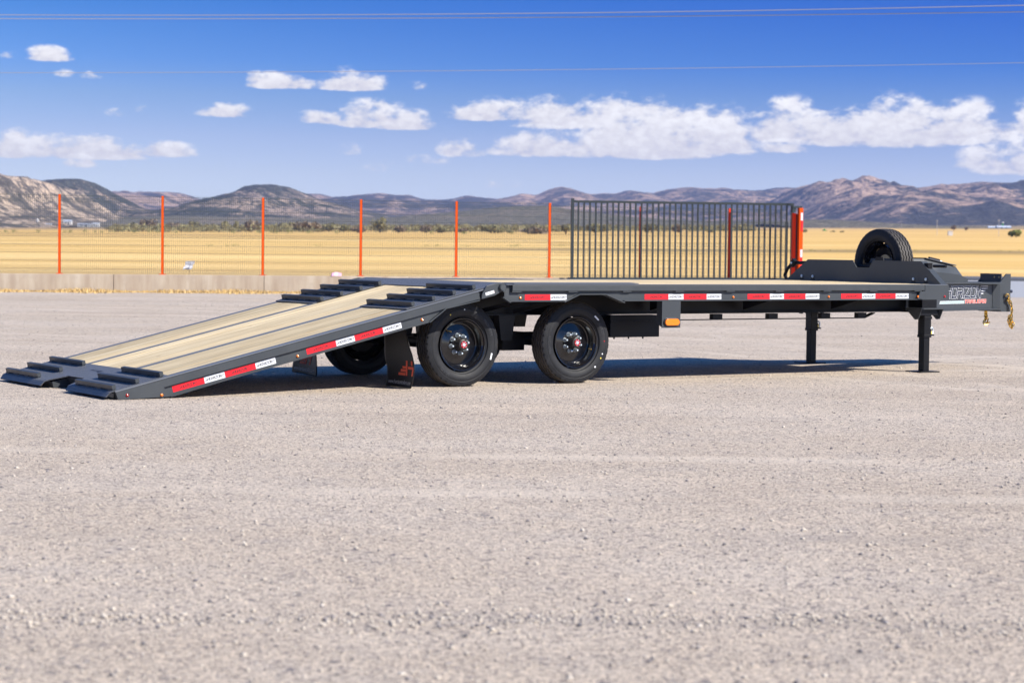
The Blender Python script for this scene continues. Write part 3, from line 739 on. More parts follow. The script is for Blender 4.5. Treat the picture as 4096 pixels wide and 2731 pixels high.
def house(name, label, px0, px1, py0, py1, d, cat='house', mat='tan', roofh=.25, group=None):
    l0, zt = at(px0, py0, d); l1, _ = at(px1, py0, d); lm = (l0+l1)/2; _, zb = at((px0+px1)/2, py1, d); w = (l1-l0)/2; h = zt-zb
    r = link(name, None); r.matrix_world = FR @ Matrix.Translation((lm, d, zb-.3)); tag(r, label, cat, group)
    dp = w*.7; hw = h*(1-roofh)+.3
    m = MB(); m.box(-w, w, -dp, dp, 0, hw); m.build('wall', MT[mat], r)
    m = MB(); m.prism([(-dp*1.1, hw+.002), (dp*1.1, hw+.002), (0, h+.3)], 0, -w*1.05, w*1.05); m.build('roof', MT['roofm'], r)
    m = MB(); m.box(-w*.55, -w*.25, -dp-.03, -dp-.002, h*.3, h*.62); m.build('window', MT['black'], r)
    m = MB(); m.box(w*.2, w*.42, -dp-.03, -dp-.002, .1, h*.62); m.build('door', MT['black'], r)
    return r
HG = 'small pale farm houses at the foot of the rocky hill'
house('farm_house', 'pale house beside a thin tower, leftmost of the far houses', 123, 142, 886, 904, 1450, group=HG)
house('farm_house', 'pale house just left of the first orange post', 212, 230, 883, 897, 1560, group=HG)
house('farm_house', 'tallest pale house just right of the first orange post', 252, 284, 879, 901, 1500, group=HG)
house('farm_house', 'long low house second to the right of the first orange post', 310, 363, 893, 905, 1420, group=HG)
house('farm_house', 'pale flat house at the right end of the far houses', 367, 394, 890, 905, 1420, group=HG)
house('farm_shed', 'small low shed left of the pale house by the first post', 178, 203, 894, 903, 1440, group=HG)
l, z = at(145, 905, 1450); m = MB(); m.cyl((l,1452,z-1),(l,1452,z+4.6),.8,10); m.tube([(l,1452,z+4.6),(l,1452,z+5.6)],[.8,.1],10)
tw = in_frame(m.build('farm_tower', MT['tan'])); tag(tw, 'slim pale tower behind the leftmost far house', 'tower')
house('metal_shed', 'long pale-roofed shed at the right foot of the hills', 3977, 4032, 902, 915, 1150, 'shed', roofh=.6)
house('metal_shed', 'shorter pale shed left of the long pale-roofed shed', 3943, 3972, 904, 914, 1170, 'shed', roofh=.6)
l, z = at(4001, 905, 1180); 
wt = link('water_tower', None); wt.matrix_world = FR @ Matrix.Translation((l, 1180, z-.5)); tag(wt, 'small green tower with a pale top above the long shed', 'tower')
m = MB(); m.cyl((0,0,0),(0,0,2.3),.45,10); m.build('column', MT['greenm'], wt)
m = MB(); m.cyl((0,0,2.3),(0,0,3.0),.75,10); m.build('tank', MT['tan'], wt)
# utility box, machine, poles
def on_ground(px, py):
    d = ground_d(px, py); l, _ = at(px, py, d); return l, d, float(Tz(np.float64(l), np.float64(d)))
l, d, z = on_ground(3793, 942); ub = link('utility_box', None); ub.matrix_world = FR @ Matrix.Translation((l, d, z)); tag(ub, 'white utility box standing alone in the field', 'box')
k = d/FPX; m = MB(); m.box(-9*k, 9*k, -8*k, 8*k, 0, 17*k); m.build('cabinet', MT['tan'], ub); m = MB(); m.box(-10*k, 10*k, -9*k, 9*k, 17*k+.002, 18.5*k); m.build('lid', MT['roofm'], ub)
l, d, z = on_ground(3291, 928); tr = link('farm_machine', None); tr.matrix_world = FR @ Matrix.Translation((l, d, z)); tag(tr, 'small green farm machine parked in the far field', 'tractor'); k = d/FPX
m = MB(); m.prism([(-10*k,3*k),(10*k,3*k),(10*k,7*k),(3*k,8*k),(2*k,12*k),(-4*k,12*k),(-6*k,8*k),(-10*k,7*k)], 1, -3*k, 3*k); m.build('body', MT['greenm'], tr)
for xx, rr in ((-6, 4), (6, 3)):
    m = MB(); m.cyl((xx*k,-4.5*k,rr*k),(xx*k,4.5*k,rr*k), rr*k, 14); m.build('wheel', MT['rubber'], tr)
for px, y0, y1, lab in ((3598,880,918,'thin pale pole behind the spare wheel'),(3740,880,939,'thin pale pole left of the white utility box'),(3987,877,943,'thin pale pole in front of the far shed')):
    l, d, z = on_ground(px, y1); h = (y1-y0)/FPX*d
    m = MB(); m.tube([(0,0,-.2),(0,0,h)], [.055, .04], 6); m.box(-.3,.3,-.03,.03,h-.25,h-.18)
    o = m.build('utility_pole', MT['pole']); o.matrix_world = FR @ Matrix.Translation((l, d, z)); tag(o, lab, 'pole', 'thin poles across the right of the field')

# overhead cables
def cable(label, pts, d, r):
    P = []
    a = np.polyfit([p[0] for p in pts], [p[1] for p in pts], 2)
    for px in np.linspace(-1500, 5600, 50):
        l, z = at(px, np.polyval(a, px), d + (2048-px)*.0035); P.append((l, d+(2048-px)*.0035, z))
    m = MB(); m.tube(P, r, 6); o = in_frame(m.build('overhead_cable', MT['cable'])); tag(o, label, 'cable', 'overhead cables across the sky')
K = 4096/2352
cable('topmost overhead cable, close above its twin', [(0,38*K),(1176*K,35*K),(2352*K,16*K)], 62, .014)
cable('overhead cable just below the topmost one', [(0,46.5*K),(1176*K,44*K),(2352*K,31*K)], 62, .014)
cable('single thin overhead cable, lowest across the sky', [(0,169.5*K),(1176*K,163.5*K),(2352*K,146.5*K)], 75, .010)

# litter by the wall
m = MB(); rr = random.Random(4)
vs = []
for i in range(5):
    for j in range(5):
        x_ = (i-2)*.055 + (j-2)*.022 + rr.uniform(-.02,.02); z_ = (j-2)*.055 + rr.uniform(-.012,.012)
        vs.append((x_, rr.uniform(-.035,.035), .24+z_))
fs = [(i*5+j, (i+1)*5+j, (i+1)*5+j+1, i*5+j+1) for i in range(4) for j in range(4)]
m.add(vs, fs)
xx, _ = fpt(752, 1060, -.12)
bagr = thing('plastic_bag', 'crumpled clear plastic bag caught on a twig behind the mesh', 'bag', FA + fdir*xx + Vector((-math.sin(fang), math.cos(fang), 0))*.05, fang)
bagr.location.z = WALL_H+.001
bo = m.build('bag', MT['bag'], bagr, fix=False); sm = bo.modifiers.new('thick', 'SOLIDIFY'); sm.thickness = .01
m = MB(); m.tube([(.0,0,0),(.01,.01,.1),(-.01,0,.2)], .007, 5); m.build('twig', MT['bark'], bagr)
xx, _ = fpt(1340, 1090, .08)
pk = thing('crushed_carton', 'small pink and white crushed carton on top of the wall', 'litter', FA + fdir*xx - Vector((-math.sin(fang), math.cos(fang), 0))*.06, fang+.2); pk.location.z = WALL_H+.001
m = MB(); m.prism([(-.13,0),(.15,0),(.16,.07),(.03,.10),(-.10,.08)], 1, -.03, .02); m.build('carton', MT['pink'], pk)
m = MB(); m.prism([(-.05,.01),(.04,.01),(.05,.08),(-.03,.09)], 1, -.034, -.031); m.build('printed_patch', MT['whiteprint'], pk)

# ================================================================== gravel stones
def stones(name, n, d0, d1, s0, s1, pw, band=False):
    l_ = []; base = np.array([(1,0,0),(-1,0,0),(0,1,0),(0,-1,0),(0,0,1),(0,0,-.5)], float)
    fc = np.array([(0,2,4),(2,1,4),(1,3,4),(3,0,4),(2,0,5),(1,2,5),(3,1,5),(0,3,5)])
    d = d0 + (d1-d0)*rng.uniform(0, 1, n)**pw; u = rng.uniform(-.285, .285, n); l = u*d
    if band: q_ = n//4; d[:q_] = 7.07 + .10*rng.normal(0, 1, q_) + .05*np.sin(l[:q_]*1.7)
    s = s0 + (s1-s0)*rng.uniform(0, 1, n)**3
    a = rng.uniform(0, 6.28, n); B = base[None]*(s[:, None, None]*rng.uniform(.65, 1.25, (n, 6, 1)))
    B[:, :, 2] *= .65; B += rng.normal(0, .12, B.shape)*s[:, None, None]
    ca, sa = np.cos(a)[:, None], np.sin(a)[:, None]
    X = B[:, :, 0]*ca - B[:, :, 1]*sa + l[:, None]; Y = B[:, :, 0]*sa + B[:, :, 1]*ca + d[:, None]; Zz = B[:, :, 2] + (s*.15)[:, None]
    V = np.stack([X, Y, Zz], -1).reshape(-1, 3); F = (fc[None] + (np.arange(n)*6)[:, None, None]).reshape(-1, 3)
    me = np_mesh(name, V, F, MT['pebble'], smooth=False); o = in_frame(link(name, me)); tag(o, None, None, None, 'stuff'); return o
st = stones('loose_gravel', 90000, 6.0, 22.0, .0024, .0068, 1.3); st['label'] = 'loose gravel and grit scattered over the yard'; st['category'] = 'gravel'
st = stones('coarse_gravel', 17000, 6.0, 46.0, .005, .0150, 1.2, band=True); st['label'] = 'coarser pebbles lying between the grit of the yard'; st['category'] = 'gravel'


# ================================================================== TRAILER
# x forward along the deck, y away from the camera, z up; near deck edge y=0, far edge y=2.59
W_ = 2.59; ZD = .928
T = thing('flatbed_trailer', 'charcoal flatbed trailer with wooden deck, sloping rear ramp and spare wheel', 'trailer', (0,0,0))
PA, PK, DI = MT['paint'], MT['paint_shade'], MT['diamond']
SL = .2347; RA = math.atan(SL)
def zt(x): return .067 + SL*(x+3.433)
TCOL = Matrix(((math.cos(RA),0,-math.sin(RA)),(0,1,0),(math.sin(RA),0,math.cos(RA))))

# ---- lettering -------------------------------------------------------
def stroke_polys(lines, w, shear=.25):
    out = []
    for ln in lines:
        for (a, b) in zip(ln[:-1], ln[1:]):
            ax, ay = a; bx, by = b; dx, dy = bx-ax, by-ay; L_ = math.hypot(dx, dy); dx /= L_; dy /= L_
            ax -= dx*w*.5; ay -= dy*w*.5; bx += dx*w*.5; by += dy*w*.5
            px_, py_ = -dy*w/2, dx*w/2
            out.append([(ax+px_, ay+py_), (bx+px_, by+py_), (bx-px_, by-py_), (ax-px_, ay-py_)])
    return [[(x+y*shear, y) for x, y in p] for p in out]
GL = {'H': [[(0,0),(0,1)],[(0,.5),(.7,.5),(.7,0)],[(.7,.72),(.7,1)]], 'O': [[(.1,0),(0,.15),(0,.85),(.1,1),(.65,1),(.75,.85),(.75,.15),(.65,0),(.1,0)]],
 'R': [[(0,0),(0,.48),(.62,.48),(.72,.62),(.72,.9),(.64,1),(0,1)],[(.35,.48),(.74,0)]], 'I': [[(0,0),(0,1)]], 'Z': [[(0,1),(.72,1),(0,0),(.72,0)]], 'N': [[(0,0),(0,1),(.66,0),(.66,1)]],
 'T': [[(0,1),(.7,1)],[(.35,1),(.35,0)]], 'A': [[(0,0),(0,.7),(.2,1),(.7,1),(.7,0)],[(0,.4),(.7,.4)]], 'L': [[(0,1),(0,0),(.6,0)]], 'E': [[(.65,1),(0,1),(0,0),(.65,0)],[(0,.5),(.55,.5)]], 'S': [[(.7,1),(0,1),(0,.5),(.7,.5),(.7,0),(0,0)]]}
ADV = {'I': .32, 'T': .95, 'L': .85, 'H': .98}
def word(s, w, gap=0.0, shear=.25):
    polys = []; x = 0
    for ch in s:
        for p in stroke_polys([[(a+x, b) for a, b in ln] for ln in GL[ch]], w, shear): polys.append(p)
        x += ADV.get(ch, 1.02) + gap
    return polys, x - .28
def wing(x, y, s, flip=False, w=.12):
    out = []
    for i, ln in enumerate((1.0, .72, .44)):
        yy = y - i*s*.30 if not flip else y + i*s*.30
        p = [(x, yy-w/2), (x+ln*s*1.3, yy-w/2), (x+ln*s*1.3, yy+w/2), (x, yy+w/2)]
        if flip: p = [(x-(q-x), r) for q, r in p]
        out.append([(a+b*.25, b) for a, b in p])
    return out
def flat(name, polys, O, U, V, N, mat, parent, scale=1.0, off=.0012, mapf=None):
    m = MB(); O = Vector(O); U = Vector(U).normalized(); V = Vector(V).normalized(); N = Vector(N).normalized()
    for i, p in enumerate(polys):
        o_ = off + (i % 7)*.00006
        if mapf: vs = [mapf(a*scale, b*scale, o_) for a, b in p]
        else: vs = [O + U*(a*scale) + V*(b*scale) + N*o_ for a, b in p]
        m.add(vs, [tuple(range(len(vs)))])
    return m.build(name, mat, parent, fix=False)
def font_polys(body, size, shear=0.0):
    c = bpy.data.curves.new('tmp', 'FONT'); c.body = body; c.size = size; c.shear = shear; c.resolution_u = 3
    o = bpy.data.objects.new('tmp', c); COL.objects.link(o)
    dg = bpy.context.evaluated_depsgraph_get(); me = o.evaluated_get(dg).to_mesh()
    polys = [[(me.vertices[i].co.x, me.vertices[i].co.y) for i in f.vertices] for f in me.polygons]
    o.evaluated_get(dg).to_mesh_clear(); bpy.data.objects.remove(o); bpy.data.curves.remove(c)
    return polys
HZ, HZW = word('HORIZON', .20)
def logo_small(h): # tape version with wings; returns polys scaled to height h
    P = list(HZ) + wing(HZW+.30, .93, .75, False, .13) + wing(-.15, .05, .75, True, .16)
    return P, HZW
def tape_run(spans, org, U, V, N, hh, parent, face=''):
    # spans: list of (start, end, colour) along U from org
    U = Vector(U).normalized(); V = Vector(V).normalized(); N = Vector(N).normalized(); org = Vector(org)
    for a, b, c in spans:
        m = MB(); P0 = org + U*a; P1 = org + U*b
        vs = [P0-V*hh, P1-V*hh, P1+V*hh, P0+V*hh]
        vs = vs + [p+N*.0009 for p in vs]
        m.add(vs, [(4,5,6,7),(0,1,5,4),(1,2,6,5),(2,3,7,6),(3,0,4,7)])
        tp = m.build('reflective_tape', MT['red' if c == 'r' else 'white'], parent)
        h = .0185
        P, w_ = logo_small(h); wide = w_*h
        s_ = h*((.128 if c == 'w' else .125)/wide)
        O = org + U*((a+b)/2 - w_*s_/2 - .12*s_) - V*(h/2)
        # keep height h but stretch width
        PP = [[(x*(s_/h), y) for x, y in p] for p in P]
        flat('tape_print', PP, O, U, V, N, MT['black'], tp, scale=h, off=.0016)

# ---- main frame ------------------------------------------------------
YB = (.62, W_-.62)
def ibeam(m, a, b, z0, z1, fw=.13, tf=.012, tw=.009):
    a = Vector((a[0], a[1], 0)); b = Vector((b[0], b[1], 0)); up = Vector((0,0,1))
    zc = (z0+z1)/2; h = z1-z0
    m.bar(a+up*zc, b+up*zc, tw, h-2*tf-.001)
    m.bar(a+up*(z0+tf/2), b+up*(z0+tf/2), fw, tf); m.bar(a+up*(z1-tf/2), b+up*(z1-tf/2), fw, tf)
for y in YB:
    m = MB(); ibeam(m, (.30, y), (5.72, y), .632, .872); m.build('main_beam', PK, T)
for i in range(9):
    x = .55 + i*.615
    m = MB(); m.box(x-.03, x+.03, .06, W_-.06, .874, .905); m.build('crossmember', PK, T)
for x in (2.30, 3.46, 4.62):
    for s_, y0, y1 in ((1, .06, YB[0]-.066), (-1, W_-.06, YB[1]+.066)):
        m = MB(); m.prism([(y0, .80), (y1, .80), (y1, .665), (y0, .785)], 0, x-.004, x+.004); m.build('outrigger', PK, T)
for x in (.62, 1.02):   # diagonal braces over the rear axle
    m = MB(); m.bar((x, .10, .80), (x-.30, YB[0]-.07, .665), .04, .04); m.build('brace', PK, T)
# side rails (near side y=0, far side mirrored)
def yy(y, far): return W_-y if far else y
chan = [(.284,.926),(.284,.815),(.33,.776),(.925,.776),(1.084,.846),(1.37,.846),(1.572,.776),(5.727,.776),(5.727,.926)]
for far in (False, True):
    m = MB(); a, b = sorted((yy(.032, far), yy(.045, far))); m.prism(chan, 1, a, b); rail = m.build('side_channel', PA, T)
    # channel flange, bottom lip and top flange
    m = MB(); a, b = sorted((yy(.0, far), yy(.0315, far)))
    m.box(.33, .905, a, b, .7745, .783); m.box(1.592, 5.36, a, b, .7745, .783); m.build('flange', PA, rail)
    m = MB(); a, b = sorted((yy(.0, far), yy(.088, far))); m.box(.284, 5.727, a, b, .9265, ZD+.0035); m.build('top_flange', MT['strip'], rail)
    # wheel arch lip
    m = MB(); a, b = sorted((yy(-.012, far), yy(.07, far)))
    arc = [(.915,.771),(1.080,.840),(1.374,.840),(1.592,.762)]
    for p, q in zip(arc[:-1], arc[1:]): m.bar((p[0],(a+b)/2,p[1]), (q[0],(a+b)/2,q[1]), b-a, .009)
    m.build('wheel_arch_lip', PA, rail)
    m = MB(); a, b = sorted((yy(-.004, far), yy(.0315, far)))
    m.bar((.288,(a+b)/2,.885), (.250,(a+b)/2,.865), b-a, .008); m.bar((.250,(a+b)/2,.867), (.250,(a+b)/2,.815), b-a, .008); m.bar((.249,(a+b)/2,.817), (.335,(a+b)/2,.768), b-a, .008)
    m.build('end_lip', PA, rail)
    m = MB(); a, b = sorted((yy(.0, far), yy(.0315, far))); m.prism([(5.405,.776),(5.727,.776),(5.727,.926),(5.405,.926)], 1, a, b); m.prism([(5.30,.776),(5.4045,.776),(5.4045,.866),(5.335,.858)], 1, a, b); m.build('front_corner_plate', PA, rail)
    # rub rail on spacers
    m = MB(); a, b = sorted((yy(.0, far), yy(.0125, far))); m.box(.352, 5.40, a, b, .871, .9215); rr_ = m.build('rub_rail', PA, T, bevel=.002)
    for k in range(9):
        x = .40 + k*.614; m = MB(); a, b = sorted((yy(.004, far), yy(.0315, far))); m.box(x-.05, x+.05, a, b, .8605, .8705); m.build('rail_spacer', PA, rr_)
    m = MB(); a, b = sorted((yy(.0135, far), yy(.0315, far))); m.box(.350, .385, a, b, .872, .92); m.build('rail_end_block', PA, rr_)
# tapes on the deck side
rd_, wd_ = .2794, .1778
YT = .0312; kx = .043*.72
gA = .473
A = [(gA, gA+rd_, 'r'), (gA+rd_, gA+rd_+wd_, 'w')]
def four(s): return [(s, s+rd_, 'r'), (s+rd_, s+rd_+wd_, 'w'), (s+rd_+wd_, s+2*rd_+wd_, 'r'), (s+2*rd_+wd_, s+2*rd_+2*wd_, 'w')]
sB = gA+rd_+wd_+.8861; sC = sB+2*(rd_+wd_)+.3244; sD = sC+2*(rd_+wd_)+.2882
nearrail = [o for o in T.children if o.name.startswith('side_channel')][0]
tape_run([(a+kx, b+kx, c) for a, b, c in A+four(sB)+four(sC)+four(sD)], (0, YT, .8135), (1,0,0), (0,0,1), (0,-1,0), .0254, T)
def marker(x, y, z, mat, r=.0098):
    m = MB(); m.lathe([(r*1.25,0),(r*1.25,-.004),(r,-.005),(r*.8,-.010),(.001,-.013)], 14, 'Y', (x,y,z)); return m.build('marker_light', MT[mat], T, smooth=True)
for x, mt, y in ((.454,'amber',YT),(2.908,'amber',YT),(4.123,'amber',YT),(5.302,'amber',-.0002),(5.678,'redlens',-.0002)): marker(x, y, .808, mt)
# deck planks
pl = MB(); Lp = 5.716-.405; PWD = (W_-.18)/13
pl.box(0, Lp, .0025, PWD-.0025, -.038, 0)
plm = pl.mesh('plank', MT['wood'])
for k in range(13):
    link('plank', plm, T, (.405, .09+k*PWD, ZD+.001+.0012*((k*7) % 3)))
# deck rear cross plate, fender plates
m = MB(); m.box(.262, .404, .089, W_-.089, ZD-.006, ZD+.004); m.build('rear_deck_plate', DI, T)
for y0, y1 in ((.092,.45),(W_-.45,W_-.092)):
    m = MB(); m.prism([(.43,y0),(1.82,y0),(1.98,(y0 if y0 > 1 else y1)),(.43,y1)] if y0 < 1 else [(.43,y0),(1.98,y0),(1.82,y1),(.43,y1)], 2, ZD+.0045, ZD+.0115); m.build('fender_plate', DI, T)

# ---- rear ramp ------------------------------------------------------
RP = link('rear_ramp', None, T); tag(RP, None)
side = [(-3.433,.067),(-3.41,-.001),(-2.96,.013),(-2.471,.135),(-1.276,.418),(-.505,.602),(-.344,.722),(-.045,.782),(.03,.79),(.03,zt(.03))]
for far in (False, True):
    m = MB(); a, b = sorted((yy(.026, far), yy(.040, far))); m.prism(side, 1, a, b); sb = m.build('ramp_side_beam', PA, RP)
    m = MB(); a, b = sorted((yy(.0, far), yy(.074, far))); cy = (a+b)/2
    m.bar((-3.433,cy,zt(-3.433)), (.06,cy,zt(.06)), b-a, .010); m.build('top_strip', MT['strip'], RP)
    m = MB(); a, b = sorted((yy(.0, far), yy(.0255, far))); cy = (a+b)/2
    m.prism([(-3.431,.062),(-3.408,.001),(-2.96,.015),(-3.02,.1),(-3.15,.125)], 1, a, b); m.build('tail_side_plate', PA, RP)
    m = MB(); cyl = yy(.013, far)
    m.bar((-2.95,cyl,.0135), (-2.471,cyl,.1345), .026, .007); m.bar((-2.470,cyl,.1345), (-.505,cyl,.602), .026, .007)
    m.bar((-.512,yy(.02,far),.598),(-.345,yy(.02,far),.718), .06, .008); m.bar((-.346,yy(.02,far),.718),(.0,yy(.02,far),.788), .06, .007); m.build('bottom_flange', PA, RP)
    m = MB(); cyl = yy(.006, far); m.bar((-3.14,cyl,zt(-3.14)-.041), (.0,cyl,zt(0)-.041), .011, .062); rr_ = m.build('ramp_rub_rail', PA, RP)
    for x in (-2.99,-2.42,-1.80,-1.24,-.66,-.12):
        m = MB(); m.bar((x-.09,yy(.0185,far),zt(x-.09)-.079), (x+.09,yy(.0185,far),zt(x+.09)-.079), .013, .007); m.build('rail_spacer', PA, rr_)
ux = Vector((1,0,SL)).normalized(); vx = Vector((-SL,0,1)).normalized()
def spx(a, b, c): return (a*math.sqrt(1+SL*SL), b*math.sqrt(1+SL*SL), c)
def org_at(x): return (x, .0255, zt(x)-.113)
for run in ([(-2.927,-2.645,'r'),(-2.645,-2.461,'w'),(-2.461,-2.18,'r'),(-2.18,-1.995,'w')], [(-1.704,-1.422,'r'),(-1.422,-1.243,'w'),(-1.243,-.964,'r'),(-.964,-.782,'w')]):
    tape_run([spx(a, b, c) for a, b, c in run], (0, .0255, zt(0)-.113), ux, vx, (0,-1,0), .0262, RP)
for x, z, mt, y in ((-3.333,.036,'redlens',-.0002),(-3.034,.030,'amber',-.0002),(-1.79,.323,'amber',.0255),(-.575,.62,'amber',.0255)):
    o = marker(x, y, z, mt); o.parent = RP
# ramp planks
pl = MB(); x0r, x1r = -2.955, .035; Lr = (x1r-x0r)*math.sqrt(1+SL*SL)
zones = [(.078,.795,4),(.862,1.775,5),(1.842,2.512,4)]
for (a, b, n) in zones:
    w = (b-a)/n; pl = MB(); pl.box(0, Lr, .0022, w-.0022, -.035, 0); pm_ = pl.mesh('plank', MT['wood'])
    for k in range(n):
        link('plank', pm_, RP, (x0r, a+k*w, zt(x0r)+.004+.0010*((k*5) % 3)), (0, -RA, 0))
for a, b in ((.797,.860),(1.777,1.840)):
    m = MB(); m.bar((x0r,(a+b)/2,zt(x0r)+.004),(-.70,(a+b)/2,zt(-.70)+.004), b-a, .010); m.build('divider_strip', MT['strip'], RP)
# sloped plates are built flat in ramp coordinates and tilted
def sloped(name, poly, z0, z1, mat, parent=None):
    # poly in (x, y) world plan; becomes a plate lying on the ramp slope between heights z0 and z1 above zt
    m = MB(); n = len(poly); k = math.sqrt(1+SL*SL)
    m.prism([((x+3.433)*k, y) for x, y in poly], 2, z0, z1)
    o = m.build(name, mat, parent or RP); o.location = (-3.433, 0, .067); o.rotation_euler = (0, -RA, 0); return o
sloped('upper_plate', [(.037,.012),(.265,.012),(.265,W_-.012),(.037,W_-.012)], .006, .013, DI)
for a, b in ((.012,.862),(W_-.80,W_-.012)):
    sloped('upper_side_plate', [(-.735,a),(.036,a),(.036,b),(-.735,b)], .0095, .0175, DI)
sloped('tail_plate', [(-2.957,.012),(-2.957,W_-.012),(-3.440,W_-.012),(-3.440,1.505),(-3.285,1.43),(-3.285,1.06),(-3.440,.94),(-3.440,.012)], .001, .009, DI)
for a, b in ((.006,.945),(1.50,W_-.008)):   # lips bent down to the ground
    m = MB(); ta, tb = a+.02, b-.03
    z_a = zt(-3.44)+.009
    m.add([(-3.441,a,z_a),(-3.441,b,z_a),(-3.475,b-.01,z_a-.012),(-3.475,a+.01,z_a-.012),(-3.506,tb,.024),(-3.506,ta,.024)], [(0,1,2,3),(3,2,4,5)])
    o = m.build('lip', DI, RP, fix=False); md = o.modifiers.new('t', 'SOLIDIFY'); md.thickness = .008; md.offset = -1
# cleats
cm = MB(); cm.box(-.016, .016, 0, .82, .0075, .042); cmesh = cm.mesh('cleat', PA)
tm = MB(); tm.box(-.024, .014, 0, .075, .0, .0072); tmesh = tm.mesh('cleat_foot', PA)
def cleat(x, y, h0):
    o = link('cleat', cmesh, RP, (x, y, zt(x)+h0), (0, -RA, 0))
    for yy_ in (.01, .24, .50, .735): link('cleat_foot', tmesh, o, (0, yy_, 0))
for x in (-3.015,-3.225,-3.425):
    cleat(x, .035, .009); cleat(x, W_-.835, .009)
for x in (-.03,-.235,-.445,-.655):
    cleat(x, .035, .0185); cleat(x, W_-.835, .0185)
# tail boxes under the plate
tp_ = [(-3.405,.055),(-3.395,.004),(-2.98,.016),(-2.98,zt(-2.98)-.01)]
for a, b in ((.043,.93),(1.50,W_-.043)):
    m = MB(); m.prism(tp_, 1, a, b); m.build('tail_box', PA, RP)
m = MB(); m.prism([(-3.28,.095),(-3.24,.018),(-2.985,.02),(-2.985,zt(-2.985)-.012)], 1, .932, 1.498); m.build('tail_crossbeam', PA, RP)
for a, b, c in ((.10,.28,'w'),(.44,.70,'r'),(1.72,1.98,'r'),(2.18,2.34,'w')):
    m = MB(); m.box(-3.4085, -3.4065, a, b, .012, .046); m.build('rear_reflector', MT['red' if c == 'r' else 'white'], RP)
m = MB(); m.box(-3.2815,-3.2795,1.06,1.20,.035,.085); m.build('rear_reflector', MT['white'], RP)
# vent slots cut in the tail plate, painted arrow-shaped holes
for k, (a, b, w) in enumerate(((1.36,1.40,.012),(1.29,1.33,.012),(1.235,1.27,.014),(1.16,1.215,.020))):
    sloped('plate_slot', [(-3.10-.02*(k == 3),a),(-3.075,a),(-3.075,b),(-3.10-.02*(k == 3),b)], .0091, .0096, MT['black'])
# ramp cross bars beneath
for x in (-2.3,-1.7,-1.1,-.6):
    m = MB(); m.box(x-.025, x+.025, .042, W_-.042, zt(x)-.11, zt(x)-.04); m.build('ramp_crossbar', PK, RP)
# hinge
for far in (False, True):
    a, b = sorted((yy(-.016, far), yy(-.001, far)))
    m = MB(); m.prism([(.015,.800),(.02,.845),(.064,.917),(.185,.944),(.255,.934),(.262,.90),(.225,.868),(.166,.838),(.155,.832)], 1, a, b); m.build('hinge_ear', PA, RP, bevel=.002)
    m = MB(); a, b = yy(-.034, far), yy(-.016, far); m.cyl((.226,a,.905),(.226,b,.905),.034,24); a, b = yy(-.040, far), yy(-.034, far); m.cyl((.226,a,.905),(.226,b,.905),.028,24); m.build('hinge_pin', PA, RP, smooth=True)
m = MB(); m.cyl((.226,.03,.895),(.226,W_-.03,.895),.026,16); m.build('hinge_tube', PA, RP, smooth=True)
uu = Vector((1,0,.25)).normalized(); vv = Vector((-.25,0,1)).normalized(); oo = Vector((.058,-.0162,.831))
st_ = flat('grease_sticker', [[(0,0),(.094,0),(.094,.026),(0,.026)]], oo, uu, vv, (0,-1,0), MT['whiteprint'], RP)
GP = font_polys('Grease Point', .0165)
flat('sticker_print', [p for p in GP if p[0][0] < .045], oo+uu*.006+vv*.008, uu, vv, (0,-1,0), MT['navy'], st_, off=.002)
flat('sticker_print', [p for p in GP if p[0][0] >= .045], oo+uu*.006+vv*.008, uu, vv, (0,-1,0), MT['rustprint'], st_, off=.002)

# ---- wheels ---------------------------------------------------------
TR = .3835; TW = .215
def tyre_mesh():
    na = 240
    # profile across the tyre: (y, r, groove index or -1); y from outer 0 to inner TW
    shoulder = [( .022,.262,-1),(.010,.268,-1),(.004,.285,-1),(.0,.305,-1),(.0005,.318,-1),(.004,.330,-1),(.0055,.3335,-1),(.0035,.337,-1),(.006,.349,-1),(.011,.3625,-1),(.012,.3655,-1),(.0135,.3715,-2),(.0215,.3795,-2)]
    tread = []
    gr = [.048,.086,.129,.167]
    tread.append((.030,.3815,-1))
    for g in gr:
        rc = .3835-.0035*((g-TW/2)/(TW/2))**2
        tread += [(g-.0068,rc,g),(g-.0052,rc-.014,g),(g+.0052,rc-.014,g),(g+.0068,rc,g)]
    tread.append((TW-.030,.3815,-1))
    left = shoulder; right = [(TW-y, r, k) for y, r, k in reversed(shoulder)]
    prof = [(.030,.246,-1),(.024,.254,-1)] + left + tread + right + [(TW-.024,.254,-1),(TW-.030,.246,-1)]
    V = []; m_ = len(prof)
    for k in range(na):
        a = 2*math.pi*k/na; ph = (k % 6); zig = (0, .85, 1, 0, -.85, -1)[ph]*.0058
        for (y, r, g) in prof:
            y2 = y + (zig if g > 0 else 0); r2 = r
            if g == -2 and (k % 6) == 0: r2 = r-.009
            V.append((r2*math.cos(a), y2, r2*math.sin(a)))
    F = []
    for k in range(na):
        k2 = (k+1) % na
        for j in range(m_-1): F.append((k*m_+j, k2*m_+j, k2*m_+j+1, k*m_+j+1))
    me = np_mesh('tyre', V, F, MT['rubber'])
    try: me.set_sharp_from_angle(angle=math.radians(35))
    except Exception: pass
    return me
tyre_me = tyre_mesh()
rm = MB()
rprof = [(.2335,.030),(.2395,.022),(.2415,.015),(.2385,.010),(.231,.012),(.2265,.020),(.222,.028),(.214,.033),(.209,.040),(.207,.052),(.200,.060),(.197,.078),(.193,.092),(.184,.0975),(.176,.094),(.115,.092),(.107,.0885),(.098,.0885),(.0008,.0885)]
rm.lathe([(r, y) for r, y in rprof if r > 0], 96, 'Y'); rim_me = rm.mesh('rim', MT['rim'], True)
